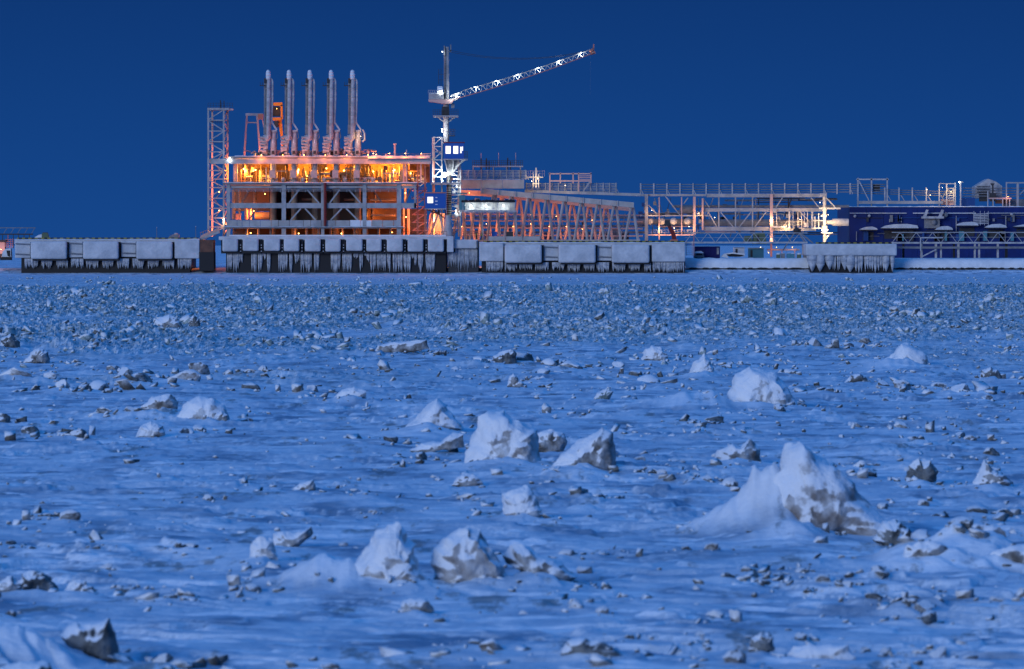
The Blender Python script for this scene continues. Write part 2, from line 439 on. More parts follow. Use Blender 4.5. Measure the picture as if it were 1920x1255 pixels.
def snow_ground_mat():
    m = bpy.data.materials.new('wind_packed_snow')
    m.use_nodes = True
    nt = m.node_tree; L = nt.links
    b = nt.nodes['Principled BSDF']
    b.inputs['Roughness'].default_value = 0.75
    b.inputs['Specular IOR Level'].default_value = 0.2
    t = nt.nodes.new('ShaderNodeTexCoord')
    mp = nt.nodes.new('ShaderNodeMapping'); mp.inputs['Scale'].default_value = (0.35, 0.22, 0.35)
    L.new(t.outputs['Object'], mp.inputs[0])
    n = nt.nodes.new('ShaderNodeTexNoise'); n.inputs['Scale'].default_value = 1.0; n.inputs['Detail'].default_value = 8; n.inputs['Roughness'].default_value = 0.6
    L.new(mp.outputs[0], n.inputs['Vector'])
    r = nt.nodes.new('ShaderNodeValToRGB')
    r.color_ramp.elements[0].position = 0.38; r.color_ramp.elements[0].color = (0.23, 0.31, 0.40, 1)   # glazed crust and bare sea ice
    r.color_ramp.elements[1].position = 0.60; r.color_ramp.elements[1].color = (0.70, 0.74, 0.78, 1)
    e = r.color_ramp.elements.new(0.48); e.color = (0.49, 0.57, 0.65, 1)
    L.new(n.outputs['Fac'], r.inputs[0])
    at = nt.nodes.new('ShaderNodeAttribute'); at.attribute_name = 'rubble'
    n3 = nt.nodes.new('ShaderNodeTexNoise'); n3.inputs['Scale'].default_value = 1.1; n3.inputs['Detail'].default_value = 6
    L.new(t.outputs['Object'], n3.inputs['Vector'])
    r3 = nt.nodes.new('ShaderNodeValToRGB')
    r3.color_ramp.elements[0].position = 0.36; r3.color_ramp.elements[0].color = (0.19, 0.24, 0.24, 1)
    r3.color_ramp.elements[1].position = 0.64; r3.color_ramp.elements[1].color = (0.70, 0.74, 0.76, 1)
    L.new(n3.outputs['Fac'], r3.inputs[0])
    mx = nt.nodes.new('ShaderNodeMix'); mx.data_type = 'RGBA'
    fa = nt.nodes.new('ShaderNodeAttribute'); fa.attribute_name = 'fresh_highlight'
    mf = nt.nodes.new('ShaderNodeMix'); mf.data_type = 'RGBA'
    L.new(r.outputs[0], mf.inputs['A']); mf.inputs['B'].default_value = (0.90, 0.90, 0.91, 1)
    mp6 = nt.nodes.new('ShaderNodeMapping'); mp6.inputs['Scale'].default_value = (0.30, 0.85, 0.5); mp6.inputs['Rotation'].default_value = (0, 0, 0.06)
    L.new(t.outputs['Object'], mp6.inputs[0])
    n6 = nt.nodes.new('ShaderNodeTexNoise'); n6.inputs['Scale'].default_value = 1.0; n6.inputs['Detail'].default_value = 4; n6.inputs['Roughness'].default_value = 0.55
    L.new(mp6.outputs[0], n6.inputs['Vector'])
    m6 = nt.nodes.new('ShaderNodeMapRange'); m6.interpolation_type = 'SMOOTHSTEP'
    m6.inputs['From Min'].default_value = 0.55; m6.inputs['From Max'].default_value = 0.62; m6.inputs['To Max'].default_value = 1.0
    L.new(n6.outputs['Fac'], m6.inputs['Value'])
    ms = nt.nodes.new('ShaderNodeMath'); ms.operation = 'MAXIMUM'   # painted riser highlights joined with streaks of blown powder on the crust
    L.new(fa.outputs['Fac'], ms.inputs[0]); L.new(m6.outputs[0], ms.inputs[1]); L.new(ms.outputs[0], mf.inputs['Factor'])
    mp5 = nt.nodes.new('ShaderNodeMapping'); mp5.inputs['Scale'].default_value = (0.55, 0.16, 0.5)
    L.new(t.outputs['Object'], mp5.inputs[0])
    n5 = nt.nodes.new('ShaderNodeTexNoise'); n5.inputs['Scale'].default_value = 1.0; n5.inputs['Detail'].default_value = 10; n5.inputs['Roughness'].default_value = 0.72
    L.new(mp5.outputs[0], n5.inputs['Vector'])
    m5 = nt.nodes.new('ShaderNodeMapRange'); m5.interpolation_type = 'SMOOTHSTEP'
    m5.inputs['From Min'].default_value = 0.555; m5.inputs['From Max'].default_value = 0.64; m5.inputs['To Max'].default_value = 0.75
    L.new(n5.outputs['Fac'], m5.inputs['Value'])
    md = nt.nodes.new('ShaderNodeMix'); md.data_type = 'RGBA'
    L.new(m5.outputs[0], md.inputs['Factor']); L.new(mf.outputs['Result'], md.inputs['A']); md.inputs['B'].default_value = (0.17, 0.18, 0.18, 1)   # mud frozen into the crust
    L.new(at.outputs['Fac'], mx.inputs['Factor']); L.new(md.outputs['Result'], mx.inputs['A']); L.new(r3.outputs[0], mx.inputs['B'])
    L.new(mx.outputs['Result'], b.inputs['Base Color'])
    n2 = nt.nodes.new('ShaderNodeTexNoise'); n2.inputs['Scale'].default_value = 5.0; n2.inputs['Detail'].default_value = 6
    L.new(t.outputs['Object'], n2.inputs['Vector'])
    mp2 = nt.nodes.new('ShaderNodeMapping'); mp2.inputs['Scale'].default_value = (0.9, 2.2, 1.0); mp2.inputs['Rotation'].default_value = (0, 0, 0.25)
    L.new(t.outputs['Object'], mp2.inputs[0])
    n4 = nt.nodes.new('ShaderNodeTexNoise'); n4.inputs['Scale'].default_value = 1.3; n4.inputs['Detail'].default_value = 9; n4.inputs['Roughness'].default_value = 0.68
    L.new(mp2.outputs[0], n4.inputs['Vector'])
    bp0 = nt.nodes.new('ShaderNodeBump'); bp0.inputs['Strength'].default_value = 0.5; bp0.inputs['Distance'].default_value = 0.12
    L.new(n4.outputs['Fac'], bp0.inputs['Height'])
    bp = nt.nodes.new('ShaderNodeBump'); bp.inputs['Strength'].default_value = 0.7; bp.inputs['Distance'].default_value = 0.05
    L.new(bp0.outputs[0], bp.inputs['Normal'])
    L.new(n2.outputs['Fac'], bp.inputs['Height']); L.new(bp.outputs[0], b.inputs['Normal'])
    return m

def build_ice():
    tt = np.linspace(-0.130, 0.130, 790)
    side = 0.130 + (np.geomspace(0.004, 3.2, 34))
    tt = np.concatenate([-side[::-1], tt, side])
    rows = np.concatenate([np.linspace(1306, 640, 740), np.linspace(639.6, 512.5, 380)])
    yy = CAM_H * FPX / (rows - HOR)
    yn = np.geomspace(3, 76, 40)
    yf = np.geomspace(yy[-1] * 1.004, 60000, 90)
    yy = np.concatenate([yn, yy, yf])
    T, YY = np.meshgrid(tt, yy)
    XX = T * YY
    fade = 1 - sstep(0.14, 0.5, np.abs(T))
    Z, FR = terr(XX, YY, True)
    Z = Z * (0.25 + 0.75 * fade)
    Z = np.where(YY > 8000, 2.0, Z)
    nr, nc = XX.shape
    me = bpy.data.meshes.new('sea_ice')
    co = np.stack([XX, YY, Z], -1).reshape(-1, 3).astype(np.float32)
    idx = np.arange(nr * nc).reshape(nr, nc)
    q = np.stack([idx[:-1, :-1], idx[:-1, 1:], idx[1:, 1:], idx[1:, :-1]], -1).reshape(-1, 4).astype(np.int32)
    me.vertices.add(len(co)); me.vertices.foreach_set('co', co.ravel())
    me.loops.add(q.size); me.loops.foreach_set('vertex_index', q.ravel())
    me.polygons.add(len(q)); me.polygons.foreach_set('loop_start', np.arange(0, q.size, 4, dtype=np.int32))
    rm = rubble_mask(XX, YY)
    me.polygons.foreach_set('use_smooth', (rm[:-1, :-1] < 0.35).ravel())
    me.update(calc_edges=True)
    a = me.attributes.new('rubble', 'FLOAT', 'POINT')
    a.data.foreach_set('value', rm.ravel().astype(np.float32))
    a = me.attributes.new('fresh_highlight', 'FLOAT', 'POINT')
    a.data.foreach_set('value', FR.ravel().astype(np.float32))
    me.materials.append(snow_ground_mat())
    o = bpy.data.objects.new('sea_ice', me)
    COL.objects.link(o)
    o['kind'] = 'structure'
    o['label'] = 'blue snow-covered sea ice stretching from the foreground to the quays'
    return o
build_ice()

def ice_mat(name, bias, dirty, clean, amp=0.75):
    """broken sea ice: snow lies on upward and windward (left) faces, the broken faces are grey, muddy ice"""
    m = bpy.data.materials.new(name); m.use_nodes = True
    nt = m.node_tree; L = nt.links
    b = nt.nodes['Principled BSDF']; b.inputs['Roughness'].default_value = 0.6; b.inputs['Specular IOR Level'].default_value = 0.3
    g = nt.nodes.new('ShaderNodeNewGeometry')
    dp = nt.nodes.new('ShaderNodeVectorMath'); dp.operation = 'DOT_PRODUCT'; dp.inputs[1].default_value = (-0.42, -0.10, 0.90)
    L.new(g.outputs['Normal'], dp.inputs[0])
    t = nt.nodes.new('ShaderNodeTexCoord')
    oi = nt.nodes.new('ShaderNodeObjectInfo')
    va = nt.nodes.new('ShaderNodeVectorMath'); va.operation = 'ADD'
    sc = nt.nodes.new('ShaderNodeVectorMath'); sc.operation = 'SCALE'; sc.inputs['Scale'].default_value = 0.37
    L.new(oi.outputs['Location'], sc.inputs[0]); L.new(t.outputs['Object'], va.inputs[0]); L.new(sc.outputs[0], va.inputs[1])
    n = nt.nodes.new('ShaderNodeTexNoise'); n.inputs['Scale'].default_value = 2.3; n.inputs['Detail'].default_value = 7; n.inputs['Roughness'].default_value = 0.62
    L.new(va.outputs[0], n.inputs['Vector'])
    ma = nt.nodes.new('ShaderNodeMath'); ma.operation = 'MULTIPLY_ADD'; ma.inputs[1].default_value = amp * 2; ma.inputs[2].default_value = bias - amp
    L.new(n.outputs['Fac'], ma.inputs[0])
    ad = nt.nodes.new('ShaderNodeMath'); ad.operation = 'ADD'
    L.new(dp.outputs['Value'], ad.inputs[0]); L.new(ma.outputs[0], ad.inputs[1])
    mr = nt.nodes.new('ShaderNodeMapRange'); mr.interpolation_type = 'SMOOTHSTEP'
    mr.inputs['From Min'].default_value = 0.30; mr.inputs['From Max'].default_value = 0.52
    L.new(ad.outputs[0], mr.inputs['Value'])
    n2 = nt.nodes.new('ShaderNodeTexNoise'); n2.inputs['Scale'].default_value = 2.6; n2.inputs['Detail'].default_value = 6
    L.new(va.outputs[0], n2.inputs['Vector'])
    r = nt.nodes.new('ShaderNodeValToRGB')
    r.color_ramp.elements[0].position = 0.36; r.color_ramp.elements[0].color = (*dirty, 1)
    r.color_ramp.elements[1].position = 0.64; r.color_ramp.elements[1].color = (*clean, 1)
    L.new(n2.outputs['Fac'], r.inputs[0])
    mx = nt.nodes.new('ShaderNodeMix'); mx.data_type = 'RGBA'
    L.new(mr.outputs[0], mx.inputs['Factor']); L.new(r.outputs[0], mx.inputs['A']); mx.inputs['B'].default_value = (0.79, 0.80, 0.82, 1)
    L.new(mx.outputs['Result'], b.inputs['Base Color'])
    n3 = nt.nodes.new('ShaderNodeTexNoise'); n3.inputs['Scale'].default_value = 9; n3.inputs['Detail'].default_value = 5
    L.new(va.outputs[0], n3.inputs['Vector'])
    bp = nt.nodes.new('ShaderNodeBump'); bp.inputs['Strength'].default_value = 0.7; bp.inputs['Distance'].default_value = 0.06
    L.new(n3.outputs['Fac'], bp.inputs['Height']); L.new(bp.outputs[0], b.inputs['Normal'])
    return m
M['ice_snowy'] = ice_mat('snowed_ice', 0.36, (0.26, 0.23, 0.21), (0.60, 0.61, 0.62))
M['ice_mixed'] = ice_mat('muddy_ice', 0.04, (0.10, 0.09, 0.08), (0.38, 0.39, 0.40), 0.65)
M['ice_dirty'] = ice_mat('dark_muddy_ice', -0.22, (0.045, 0.048, 0.048), (0.20, 0.21, 0.21), 0.5)
M['ice_pale'] = ice_mat('clean_rubble_ice', -0.15, (0.14, 0.19, 0.19), (0.38, 0.47, 0.48), 0.8)
M['ice_hero'] = ice_mat('stained_snowy_ice', 0.16, (0.19, 0.165, 0.15), (0.50, 0.50, 0.51))
M['glint_ice'] = ice_mat('glint_white_ice', 0.9, (0.8, 0.8, 0.8), (0.9, 0.9, 0.9))  # near-white colour stands in for floodlight glints on far ice

# ------------------------------------------------------------------ large ice blocks with their own outlines
from mathutils import noise as mnoise
def outline_block(name, label, poly, yb, mk='ice_mixed', tf=0.8, group='large ice blocks on the snow field', rough=0.10, lean=0.0, as_part=None, seed=0):
    """a solid block whose face towards the camera has the given outline; yb is the row of its foot"""
    rnd = random.Random(seed * 31 + len(poly))
    Y0 = Yg(yb); k = Y0 / FPX
    pts = [((x - 960.0) * k, CAM_H + (HOR - y) * k) for x, y in poly]
    zb = min(z for x, z in pts)
    cx = sum(x for x, z in pts) / len(pts)
    w = max(x for x, z in pts) - min(x for x, z in pts); h = max(z for x, z in pts) - zb
    g = float(terr(np.array([cx]), np.array([Y0]))[0])
    T = tf * min(w, 1.5 * h)
    # densify the outline
    dense = []
    for i, a in enumerate(pts):
        b = pts[(i + 1) % len(pts)]
        n = max(1, int(round(math.hypot(a[0] - b[0], a[1] - b[1]) / (0.09 * max(w, h)))))
        for j in range(n):
            dense.append((a[0] + (b[0] - a[0]) * j / n, a[1] + (b[1] - a[1]) * j / n))
    n = len(dense)
    cz = zb + 0.30 * h
    layers = [(-0.42, 0.40), (-0.34, 0.72), (-0.14, 0.95), (0.06, 1.0), (0.34, 0.86), (0.62, 0.45)]
    vs = []; fs = []
    ph = rnd.random() * 50
    for li, (t, s) in enumerate(layers):
        for (x, z) in dense:
            j = mnoise.noise(Vector((x * 1.7 / max(w, .1) * 3 + ph, t * 4, z * 3 / max(h, .1)))) * 0.20 * (1 if s < 1 else 0)
            ss = s * (1 + j)
            vs.append([cx + (x - cx) * ss + lean * t * T, t * T, cz + (z - cz) * ss])
    for l in range(len(layers) - 1):
        for i in range(n):
            a = l * n + i; b = l * n + (i + 1) % n
            fs.append((a, b, b + n, a + n))
    fs.append(tuple(range(n))[::-1]); fs.append(tuple(range((len(layers) - 1) * n, len(layers) * n)))
    ox, oy, oz = cx, Y0, zb
    me = bpy.data.meshes.new(name)
    me.from_pydata([(x - ox, y, z - oz - 0.06 * h + g * 0.5) for x, y, z in vs], [], fs)
    bm = bmesh.new(); bm.from_mesh(me)
    bmesh.ops.triangulate(bm, faces=[f for f in bm.faces if len(f.verts) > 4])
    bmesh.ops.subdivide_edges(bm, edges=list(bm.edges), cuts=2, use_grid_fill=True)
    bmesh.ops.recalc_face_normals(bm, faces=bm.faces)
    sc = 1.0 / max(w, h)
    bm.normal_update()
    off = Vector((ph, ph * 0.7, 3.0))
    for v in bm.verts:
        p = v.co * sc
        d = 0.55 * (mnoise.ridged_multi_fractal(p * 2.2 + off, 1.0, 2.1, 4, 0.9, 2.0) - 1.1) + 0.7 * mnoise.noise(p * 7 + off) + 0.35 * mnoise.noise(p * 17 + off)
        v.co += v.normal * (d * rough * min(w, h) * 0.80)
    for f in bm.faces: f.smooth = True
    bm.to_mesh(me); bm.free()
    me.set_sharp_from_angle(angle=math.radians(48))
    me.materials.append(M[mk])
    o = bpy.data.objects.new(name, me)
    COL.objects.link(o)
    o.location = (ox, oy, oz)
    if as_part is not None:
        o.parent = as_part
        o.location = Vector((ox, oy, oz)) - as_part.location
    else:
        o['label'] = label; o['category'] = 'ice block'; o['group'] = group
    return o

outline_block('ice_block', 'largest ice block, a tall tilted dirty slab with a snow drift on its left', [(1424, 1012), (1436, 950), (1462, 862), (1476, 830), (1498, 820), (1522, 832), (1562, 862), (1605, 900), (1640, 945), (1684, 978), (1700, 1004), (1650, 1018), (1560, 1016), (1500, 1022)], 1015, 'ice_hero', 0.5, rough=0.09, seed=1)
outline_block('ice_block', 'snow-plastered ice peak with brown stained foot, left of the pair in the lower middle', [(655, 1085), (690, 1030), (703, 1008), (725, 990), (745, 981), (757, 993), (765, 1015), (779, 1030), (775, 1050), (784, 1072), (803, 1090), (818, 1110), (760, 1120), (690, 1114)], 1112, 'ice_snowy', 0.8, seed=3)
outline_block('ice_block', 'rounded ice block with mud-stained left face, right of the snowy peak', [(808, 1058), (812, 1032), (845, 1005), (858, 990), (878, 985), (900, 998), (914, 1022), (932, 1046), (946, 1070), (958, 1088), (952, 1110), (900, 1112), (840, 1108), (815, 1090)], 1107, 'ice_hero', 0.8, seed=5)
outline_block('ice_block', 'low slanting ice slab with dark left end, right of the rounded block', [(944, 1050), (958, 1032), (990, 1034), (1012, 1050), (1056, 1066), (1084, 1092), (1064, 1108), (1010, 1104), (975, 1080), (950, 1066)], 1102, 'ice_mixed', 0.8, seed=6)
outline_block('ice_block', 'big rounded grey and white ice block at the centre of the snow field', [(866, 874), (874, 845), (888, 815), (901, 785), (915, 769), (945, 766), (962, 785), (988, 794), (1010, 803), (1014, 840), (1014, 868), (980, 880), (930, 879)], 877, 'ice_snowy', 0.8, seed=7)
outline_block('ice_block', 'small brown boulder of ice leaning behind the big central block', [(1000, 838), (1003, 810), (1030, 799), (1055, 807), (1065, 824), (1056, 844), (1020, 846)], 845, 'ice_mixed', 0.8, seed=8)
outline_block('ice_block', 'ice block with dark muddy front right beside the big central block', [(1030, 878), (1060, 845), (1085, 824), (1110, 818), (1128, 803), (1150, 812), (1156, 850), (1152, 886), (1100, 890), (1060, 886)], 886, 'ice_mixed', 0.8, seed=9)
outline_block('ice_block', 'white snow-covered mound of ice left behind the big central block', [(748, 810), (780, 790), (800, 765), (820, 750), (836, 764), (856, 790), (870, 808), (830, 818), (790, 816)], 814, 'ice_snowy', 0.9, seed=10)
outline_block('ice_block', 'small squared white ice block with a brown stripe standing alone', [(940, 926), (965, 915), (990, 909), (999, 920), (1017, 956), (1013, 972), (965, 977), (944, 964)], 973, 'ice_snowy', 0.8, rough=0.06, seed=11)
outline_block('ice_block', 'domed white ice block with a dark hollow in its front, right of centre', [(1358, 766), (1367, 730), (1380, 700), (1405, 684), (1432, 689), (1457, 700), (1477, 720), (1492, 745), (1500, 766), (1440, 772)], 766, 'ice_snowy', 0.8, seed=12)
outline_block('ice_block', 'pointed white ice block with brown foot left of the domed block', [(1287, 704), (1300, 676), (1321, 658), (1334, 678), (1341, 694), (1352, 704), (1320, 708)], 705, 'ice_snowy', 0.8, seed=14)
outline_block('ice_block', 'pyramid ice block with snow tail on its left near the right edge', [(1630, 686), (1668, 666), (1690, 641), (1704, 638), (1720, 653), (1736, 660), (1742, 686), (1700, 692)], 688, 'ice_snowy', 0.8, seed=15)
outline_block('ice_block', 'round white ice lump right of the middle at the edge of the rubble', [(1202, 674), (1208, 655), (1222, 646), (1242, 650), (1254, 668), (1250, 678)], 676, 'ice_snowy', 0.8, seed=16)
outline_block('ice_block', 'dark broken slab rising from a snow drift in the bottom left corner', [(112, 1186), (140, 1160), (182, 1166), (206, 1150), (214, 1180), (224, 1220), (275, 1244), (205, 1246), (165, 1222), (128, 1208)], 1240, 'ice_dirty', 0.7, seed=17)
outline_block('ice_block', 'smooth grey ice hump cut by the bottom left edge of the picture', [(-30, 1262), (0, 1245), (40, 1233), (90, 1234), (110, 1262), (80, 1290), (-20, 1290)], 1285, 'ice_mixed', 0.9, seed=19)
outline_block('ice_block', 'white upright lump with brown right edge on the left of the foreground', [(464, 1058), (470, 1024), (488, 1010), (512, 1016), (520, 1056), (490, 1062)], 1058, 'ice_snowy', 0.8, seed=20)
outline_block('ice_block', 'ragged grey ice spur behind the white upright lump on the left', [(505, 1032), (512, 1002), (530, 996), (556, 1000), (584, 988), (588, 1002), (560, 1026), (530, 1034)], 1032, 'ice_mixed', 0.9, seed=21)
outline_block('ice_block', 'small ice block, white on the left and brown on the right, near the left edge', [(42, 680), (58, 660), (75, 648), (90, 658), (94, 680), (70, 684)], 682, 'ice_mixed', 0.8, seed=22)
outline_block('ice_block', 'snow-hooded ice block with grey front left of centre', [(326, 786), (350, 749), (375, 739), (402, 744), (420, 756), (432, 788), (400, 792), (360, 790)], 790, 'ice_snowy', 0.8, seed=23)
outline_block('ice_block', 'small round boulder at the foot of the snow-hooded block', [(400, 790), (405, 774), (415, 770), (427, 778), (430, 792)], 792, 'ice_mixed', 0.9, seed=24)
outline_block('ice_block', 'broad flat ice block with muddy top left of the snow-hooded block', [(262, 776), (285, 752), (320, 748), (335, 762), (330, 782), (290, 785)], 784, 'ice_mixed', 0.9, seed=25)
outline_block('ice_block', 'small white block with a dark left side in front of the snow-hooded block', [(253, 817), (262, 796), (284, 786), (305, 795), (310, 812), (290, 820)], 818, 'ice_snowy', 0.9, seed=26)
outline_block('ice_block', 'dark overhanging slab with white cap in the middle distance', [(918, 684), (925, 666), (948, 655), (966, 656), (972, 684), (945, 690)], 687, 'ice_dirty', 0.8, seed=27)
outline_block('ice_block', 'long flat dirty slab lying at the edge of the rubble left of centre', [(702, 660), (708, 648), (742, 640), (800, 638), (806, 655), (762, 664), (715, 665)], 664, 'ice_mixed', 0.7, seed=28)
outline_block('ice_block', 'big rounded grey boulder amid the far rubble on the left', [(284, 618), (293, 600), (318, 590), (340, 604), (346, 616), (320, 622)], 621, 'ice_mixed', 0.9, seed=29)
outline_block('ice_block', 'dark upright boulder right of the big grey boulder in the far rubble', [(351, 618), (355, 600), (363, 593), (374, 602), (377, 616)], 618, 'ice_dirty', 0.9, seed=30)
outline_block('ice_block', 'dark boulder at the left edge of the picture in the far rubble', [(-12, 655), (5, 632), (20, 624), (36, 640), (38, 656)], 657, 'ice_dirty', 0.9, seed=31)
outline_block('ice_block', 'upright tooth of ice with dark left flank near the right edge', [(1822, 914), (1832, 888), (1845, 862), (1860, 878), (1884, 890), (1900, 908), (1880, 918)], 915, 'ice_mixed', 0.8, seed=32)
outline_block('ice_block', 'rounded grey ice boulder left of the upright tooth', [(1696, 902), (1704, 872), (1722, 858), (1745, 862), (1760, 884), (1756, 902), (1725, 908)], 905, 'ice_dirty', 0.9, seed=33)
outline_block('ice_block', 'dark upright boulder at the bottom right of the foreground', [(1402, 1228), (1408, 1200), (1428, 1186), (1448, 1196), (1452, 1222), (1430, 1236)], 1234, 'ice_dirty', 0.9, seed=34)
outline_block('ice_block', 'long pale snowy slab with brown right end at the bottom right', [(1468, 1236), (1488, 1208), (1560, 1204), (1590, 1206), (1610, 1240), (1540, 1244)], 1240, 'ice_snowy', 0.7, seed=35)
outline_block('ice_block', 'small block, dark left half and pale right half, below the snowy peak', [(748, 1152), (754, 1128), (775, 1124), (800, 1126), (816, 1150), (780, 1158)], 1155, 'ice_mixed', 0.9, seed=36)
outline_block('ice_block', 'dark smooth hump of ice at the bottom edge right of the middle', [(1050, 1240), (1062, 1212), (1085, 1204), (1130, 1212), (1180, 1240), (1110, 1252)], 1246, 'ice_dirty', 0.9, seed=37)
outline_block('ice_block', 'cluster of jagged dark ice teeth left of the largest block', [(1336, 866), (1345, 840), (1372, 828), (1390, 836), (1405, 818), (1425, 838), (1428, 866), (1380, 872)], 868, 'ice_mixed', 0.8, seed=38)
outline_block('ice_block', 'small pale wedge of ice lying alone left of centre', [(546, 918), (562, 906), (588, 898), (594, 918), (570, 924)], 921, 'ice_mixed', 0.8, seed=39)
outline_block('ice_block', 'small white block with brown right end left of centre', [(622, 748), (640, 730), (665, 724), (686, 732), (688, 750), (650, 754)], 751, 'ice_snowy', 0.8, seed=40)
outline_block('ice_block', 'low grey ice hump above the squared white block', [(846, 908), (856, 892), (876, 884), (896, 892), (908, 906), (875, 912)], 909, 'ice_mixed', 0.9, seed=41)
outline_block('ice_block', 'small ice fang with brown left side in the middle of the field', [(950, 724), (955, 704), (963, 698), (975, 710), (992, 724), (970, 728)], 726, 'ice_mixed', 0.8, seed=42)
outline_block('ice_block', 'leftmost dirty slab of the wide heap at the right edge', [(1684, 1072), (1700, 1042), (1740, 1030), (1775, 1040), (1790, 1070), (1740, 1082)], 1080, 'ice_mixed', 0.7, rough=0.16, seed=43)
outline_block('ice_block', 'highest grey slab of the wide heap at the right edge', [(1752, 1040), (1780, 1002), (1830, 984), (1872, 990), (1896, 1020), (1880, 1046), (1810, 1052)], 1050, 'ice_mixed', 0.7, rough=0.15, seed=143)
outline_block('ice_block', 'brown slab cut by the right edge of the picture in the wide heap', [(1845, 1072), (1862, 1046), (1905, 1034), (1960, 1040), (1975, 1074), (1900, 1082)], 1080, 'ice_mixed', 0.8, rough=0.15, seed=144)
outline_block('ice_block', 'grey ice heap at the foot of the largest block on its right', [(1636, 1012), (1655, 978), (1680, 972), (1706, 990), (1722, 1030), (1680, 1034)], 1030, 'ice_dirty', 0.9, seed=44)
outline_block('ice_block', 'dark jagged slab of the low heap at the left edge of the foreground', [(28, 1098), (42, 1072), (70, 1062), (96, 1078), (112, 1102), (70, 1108)], 1106, 'ice_dirty', 0.8, rough=0.18, seed=45)
outline_block('ice_block', 'grey lump left of the dark jagged slab, cut by the left edge', [(-16, 1110), (-4, 1088), (22, 1080), (40, 1100), (36, 1114)], 1113, 'ice_mixed', 0.8, rough=0.18, seed=145)
outline_block('ice_block', 'small grey lump right of the dark jagged slab at the left edge', [(120, 1112), (130, 1092), (150, 1086), (172, 1100), (184, 1114), (150, 1118)], 1117, 'ice_mixed', 0.8, rough=0.18, seed=146)
outline_block('ice_block', 'dark ice hump with snowy right side above the domed block', [(1582, 718), (1595, 702), (1612, 700), (1635, 716), (1610, 722)], 720, 'ice_dirty', 0.9, seed=46)
outline_block('ice_block', 'black capped ice lump near the right edge beyond the tooth', [(1836, 708), (1840, 688), (1858, 682), (1876, 692), (1880, 708), (1855, 714)], 711, 'ice_dirty', 0.9, seed=47)
outline_block('ice_block', 'upright glassy chunk right of the central ice fang', [(1112, 748), (1120, 735), (1138, 726), (1150, 732), (1142, 748), (1125, 754)], 752, 'ice_pale', 0.9, seed=48)
outline_block('ice_block', 'brown log-shaped piece of ice left of the big central block', [(768, 842), (790, 828), (830, 822), (850, 806), (868, 812), (872, 836), (830, 840), (790, 850)], 846, 'ice_mixed', 0.8, seed=49)

# ------------------------------------------------------------------ smaller chunks: individuals, sharing a few meshes
def chunk_meshes(mk, n, seed):
    out = []
    rnd = random.Random(seed)
    for k in range(n):
        bm = bmesh.new()
        bmesh.ops.create_icosphere(bm, subdivisions=3, radius=1.0)
        planes = []
        for j in range(9):
            d = Vector((rnd.gauss(0, 1), rnd.gauss(0, 1), rnd.gauss(0, 0.8))).normalized()
            planes.append((d, rnd.uniform(0.45, 0.85)))
        off = Vector((rnd.random() * 40, rnd.random() * 40, rnd.random() * 40))
        for v in bm.verts:
            for d, o in planes:
                s = v.co.dot(d)
                if s > o: v.co -= d * (s - o)
            v.co += v.co.normalized() * (0.13 * mnoise.noise(v.co * 2.5 + off) + 0.07 * mnoise.noise(v.co * 6 + off))
        me = bpy.data.meshes.new('ice_chunk')
        bm.to_mesh(me); bm.free()
        me.materials.append(M[mk])
        for p in me.polygons: p.use_smooth = True
        me.set_sharp_from_angle(angle=math.radians(40)) if hasattr(me, 'set_sharp_from_angle') else None
        out.append(me)
    return out
CH = {'d': chunk_meshes('ice_dirty', 8, 1), 'm': chunk_meshes('ice_mixed', 8, 2), 's': chunk_meshes('ice_snowy', 6, 3)}
REFS = [(1560, 1015, 'largest tilted block'), (740, 1112, 'snow-plastered ice peak'), (880, 1107, 'rounded block with mud-stained face'), (1010, 1102, 'low slanting slab'), (940, 877, 'big rounded central block'),
        (1095, 886, 'block with dark muddy front'), (808, 814, 'white mound behind the central block'), (978, 973, 'squared white block'), (1430, 766, 'domed white block'), (1320, 705, 'pointed white block'),
        (1695, 688, 'pyramid block'), (1228, 676, 'round white lump'), (190, 1240, 'dark slab in the bottom left corner'), (492, 1058, 'white upright lump'), (70, 682, 'small two-toned block at left'), (380, 790, 'snow-hooded block'),
        (945, 687, 'dark overhanging slab'), (755, 664, 'long flat slab'), (1860, 915, 'upright ice tooth'), (1728, 905, 'rounded grey boulder'), (1428, 1234, 'dark upright boulder'), (1540, 1240, 'long pale slab'),
        (782, 1155, 'two-toned block below the peak'), (1115, 1246, 'dark hump at the bottom edge'), (1382, 868, 'jagged dark teeth'), (570, 921, 'pale wedge'), (655, 751, 'white block with brown end'), (970, 726, 'ice fang'),
        (1820, 1084, 'wide heap at the right edge'), (80, 1114, 'low dark heap at the left edge'), (1608, 720, 'dark hump above the domed block'), (1858, 711, 'black capped lump'), (1130, 752, 'glassy chunk')]
TONE = {'d': 'dark muddy', 'm': 'grey half-snowed', 's': 'white snowy'}
seen_labels = {}
ORD = ['nearest', 'second nearest', 'third nearest', 'fourth nearest', 'fifth nearest', 'sixth nearest', 'seventh nearest', 'eighth nearest', 'ninth nearest', 'tenth nearest']
def chunk_key(px, py, kind):
    r = min(REFS, key=lambda q: abs(q[0] - px) + 2.2 * abs(q[1] - py))
    dx, dy = px - r[0], 2.2 * (py - r[1])
    side = ('right of' if dx > 0 else 'left of') if abs(dx) > abs(dy) else ('in front of' if dy > 0 else 'behind')
    return (kind, side, r[2]), abs(dx) + abs(dy)
nch = 0
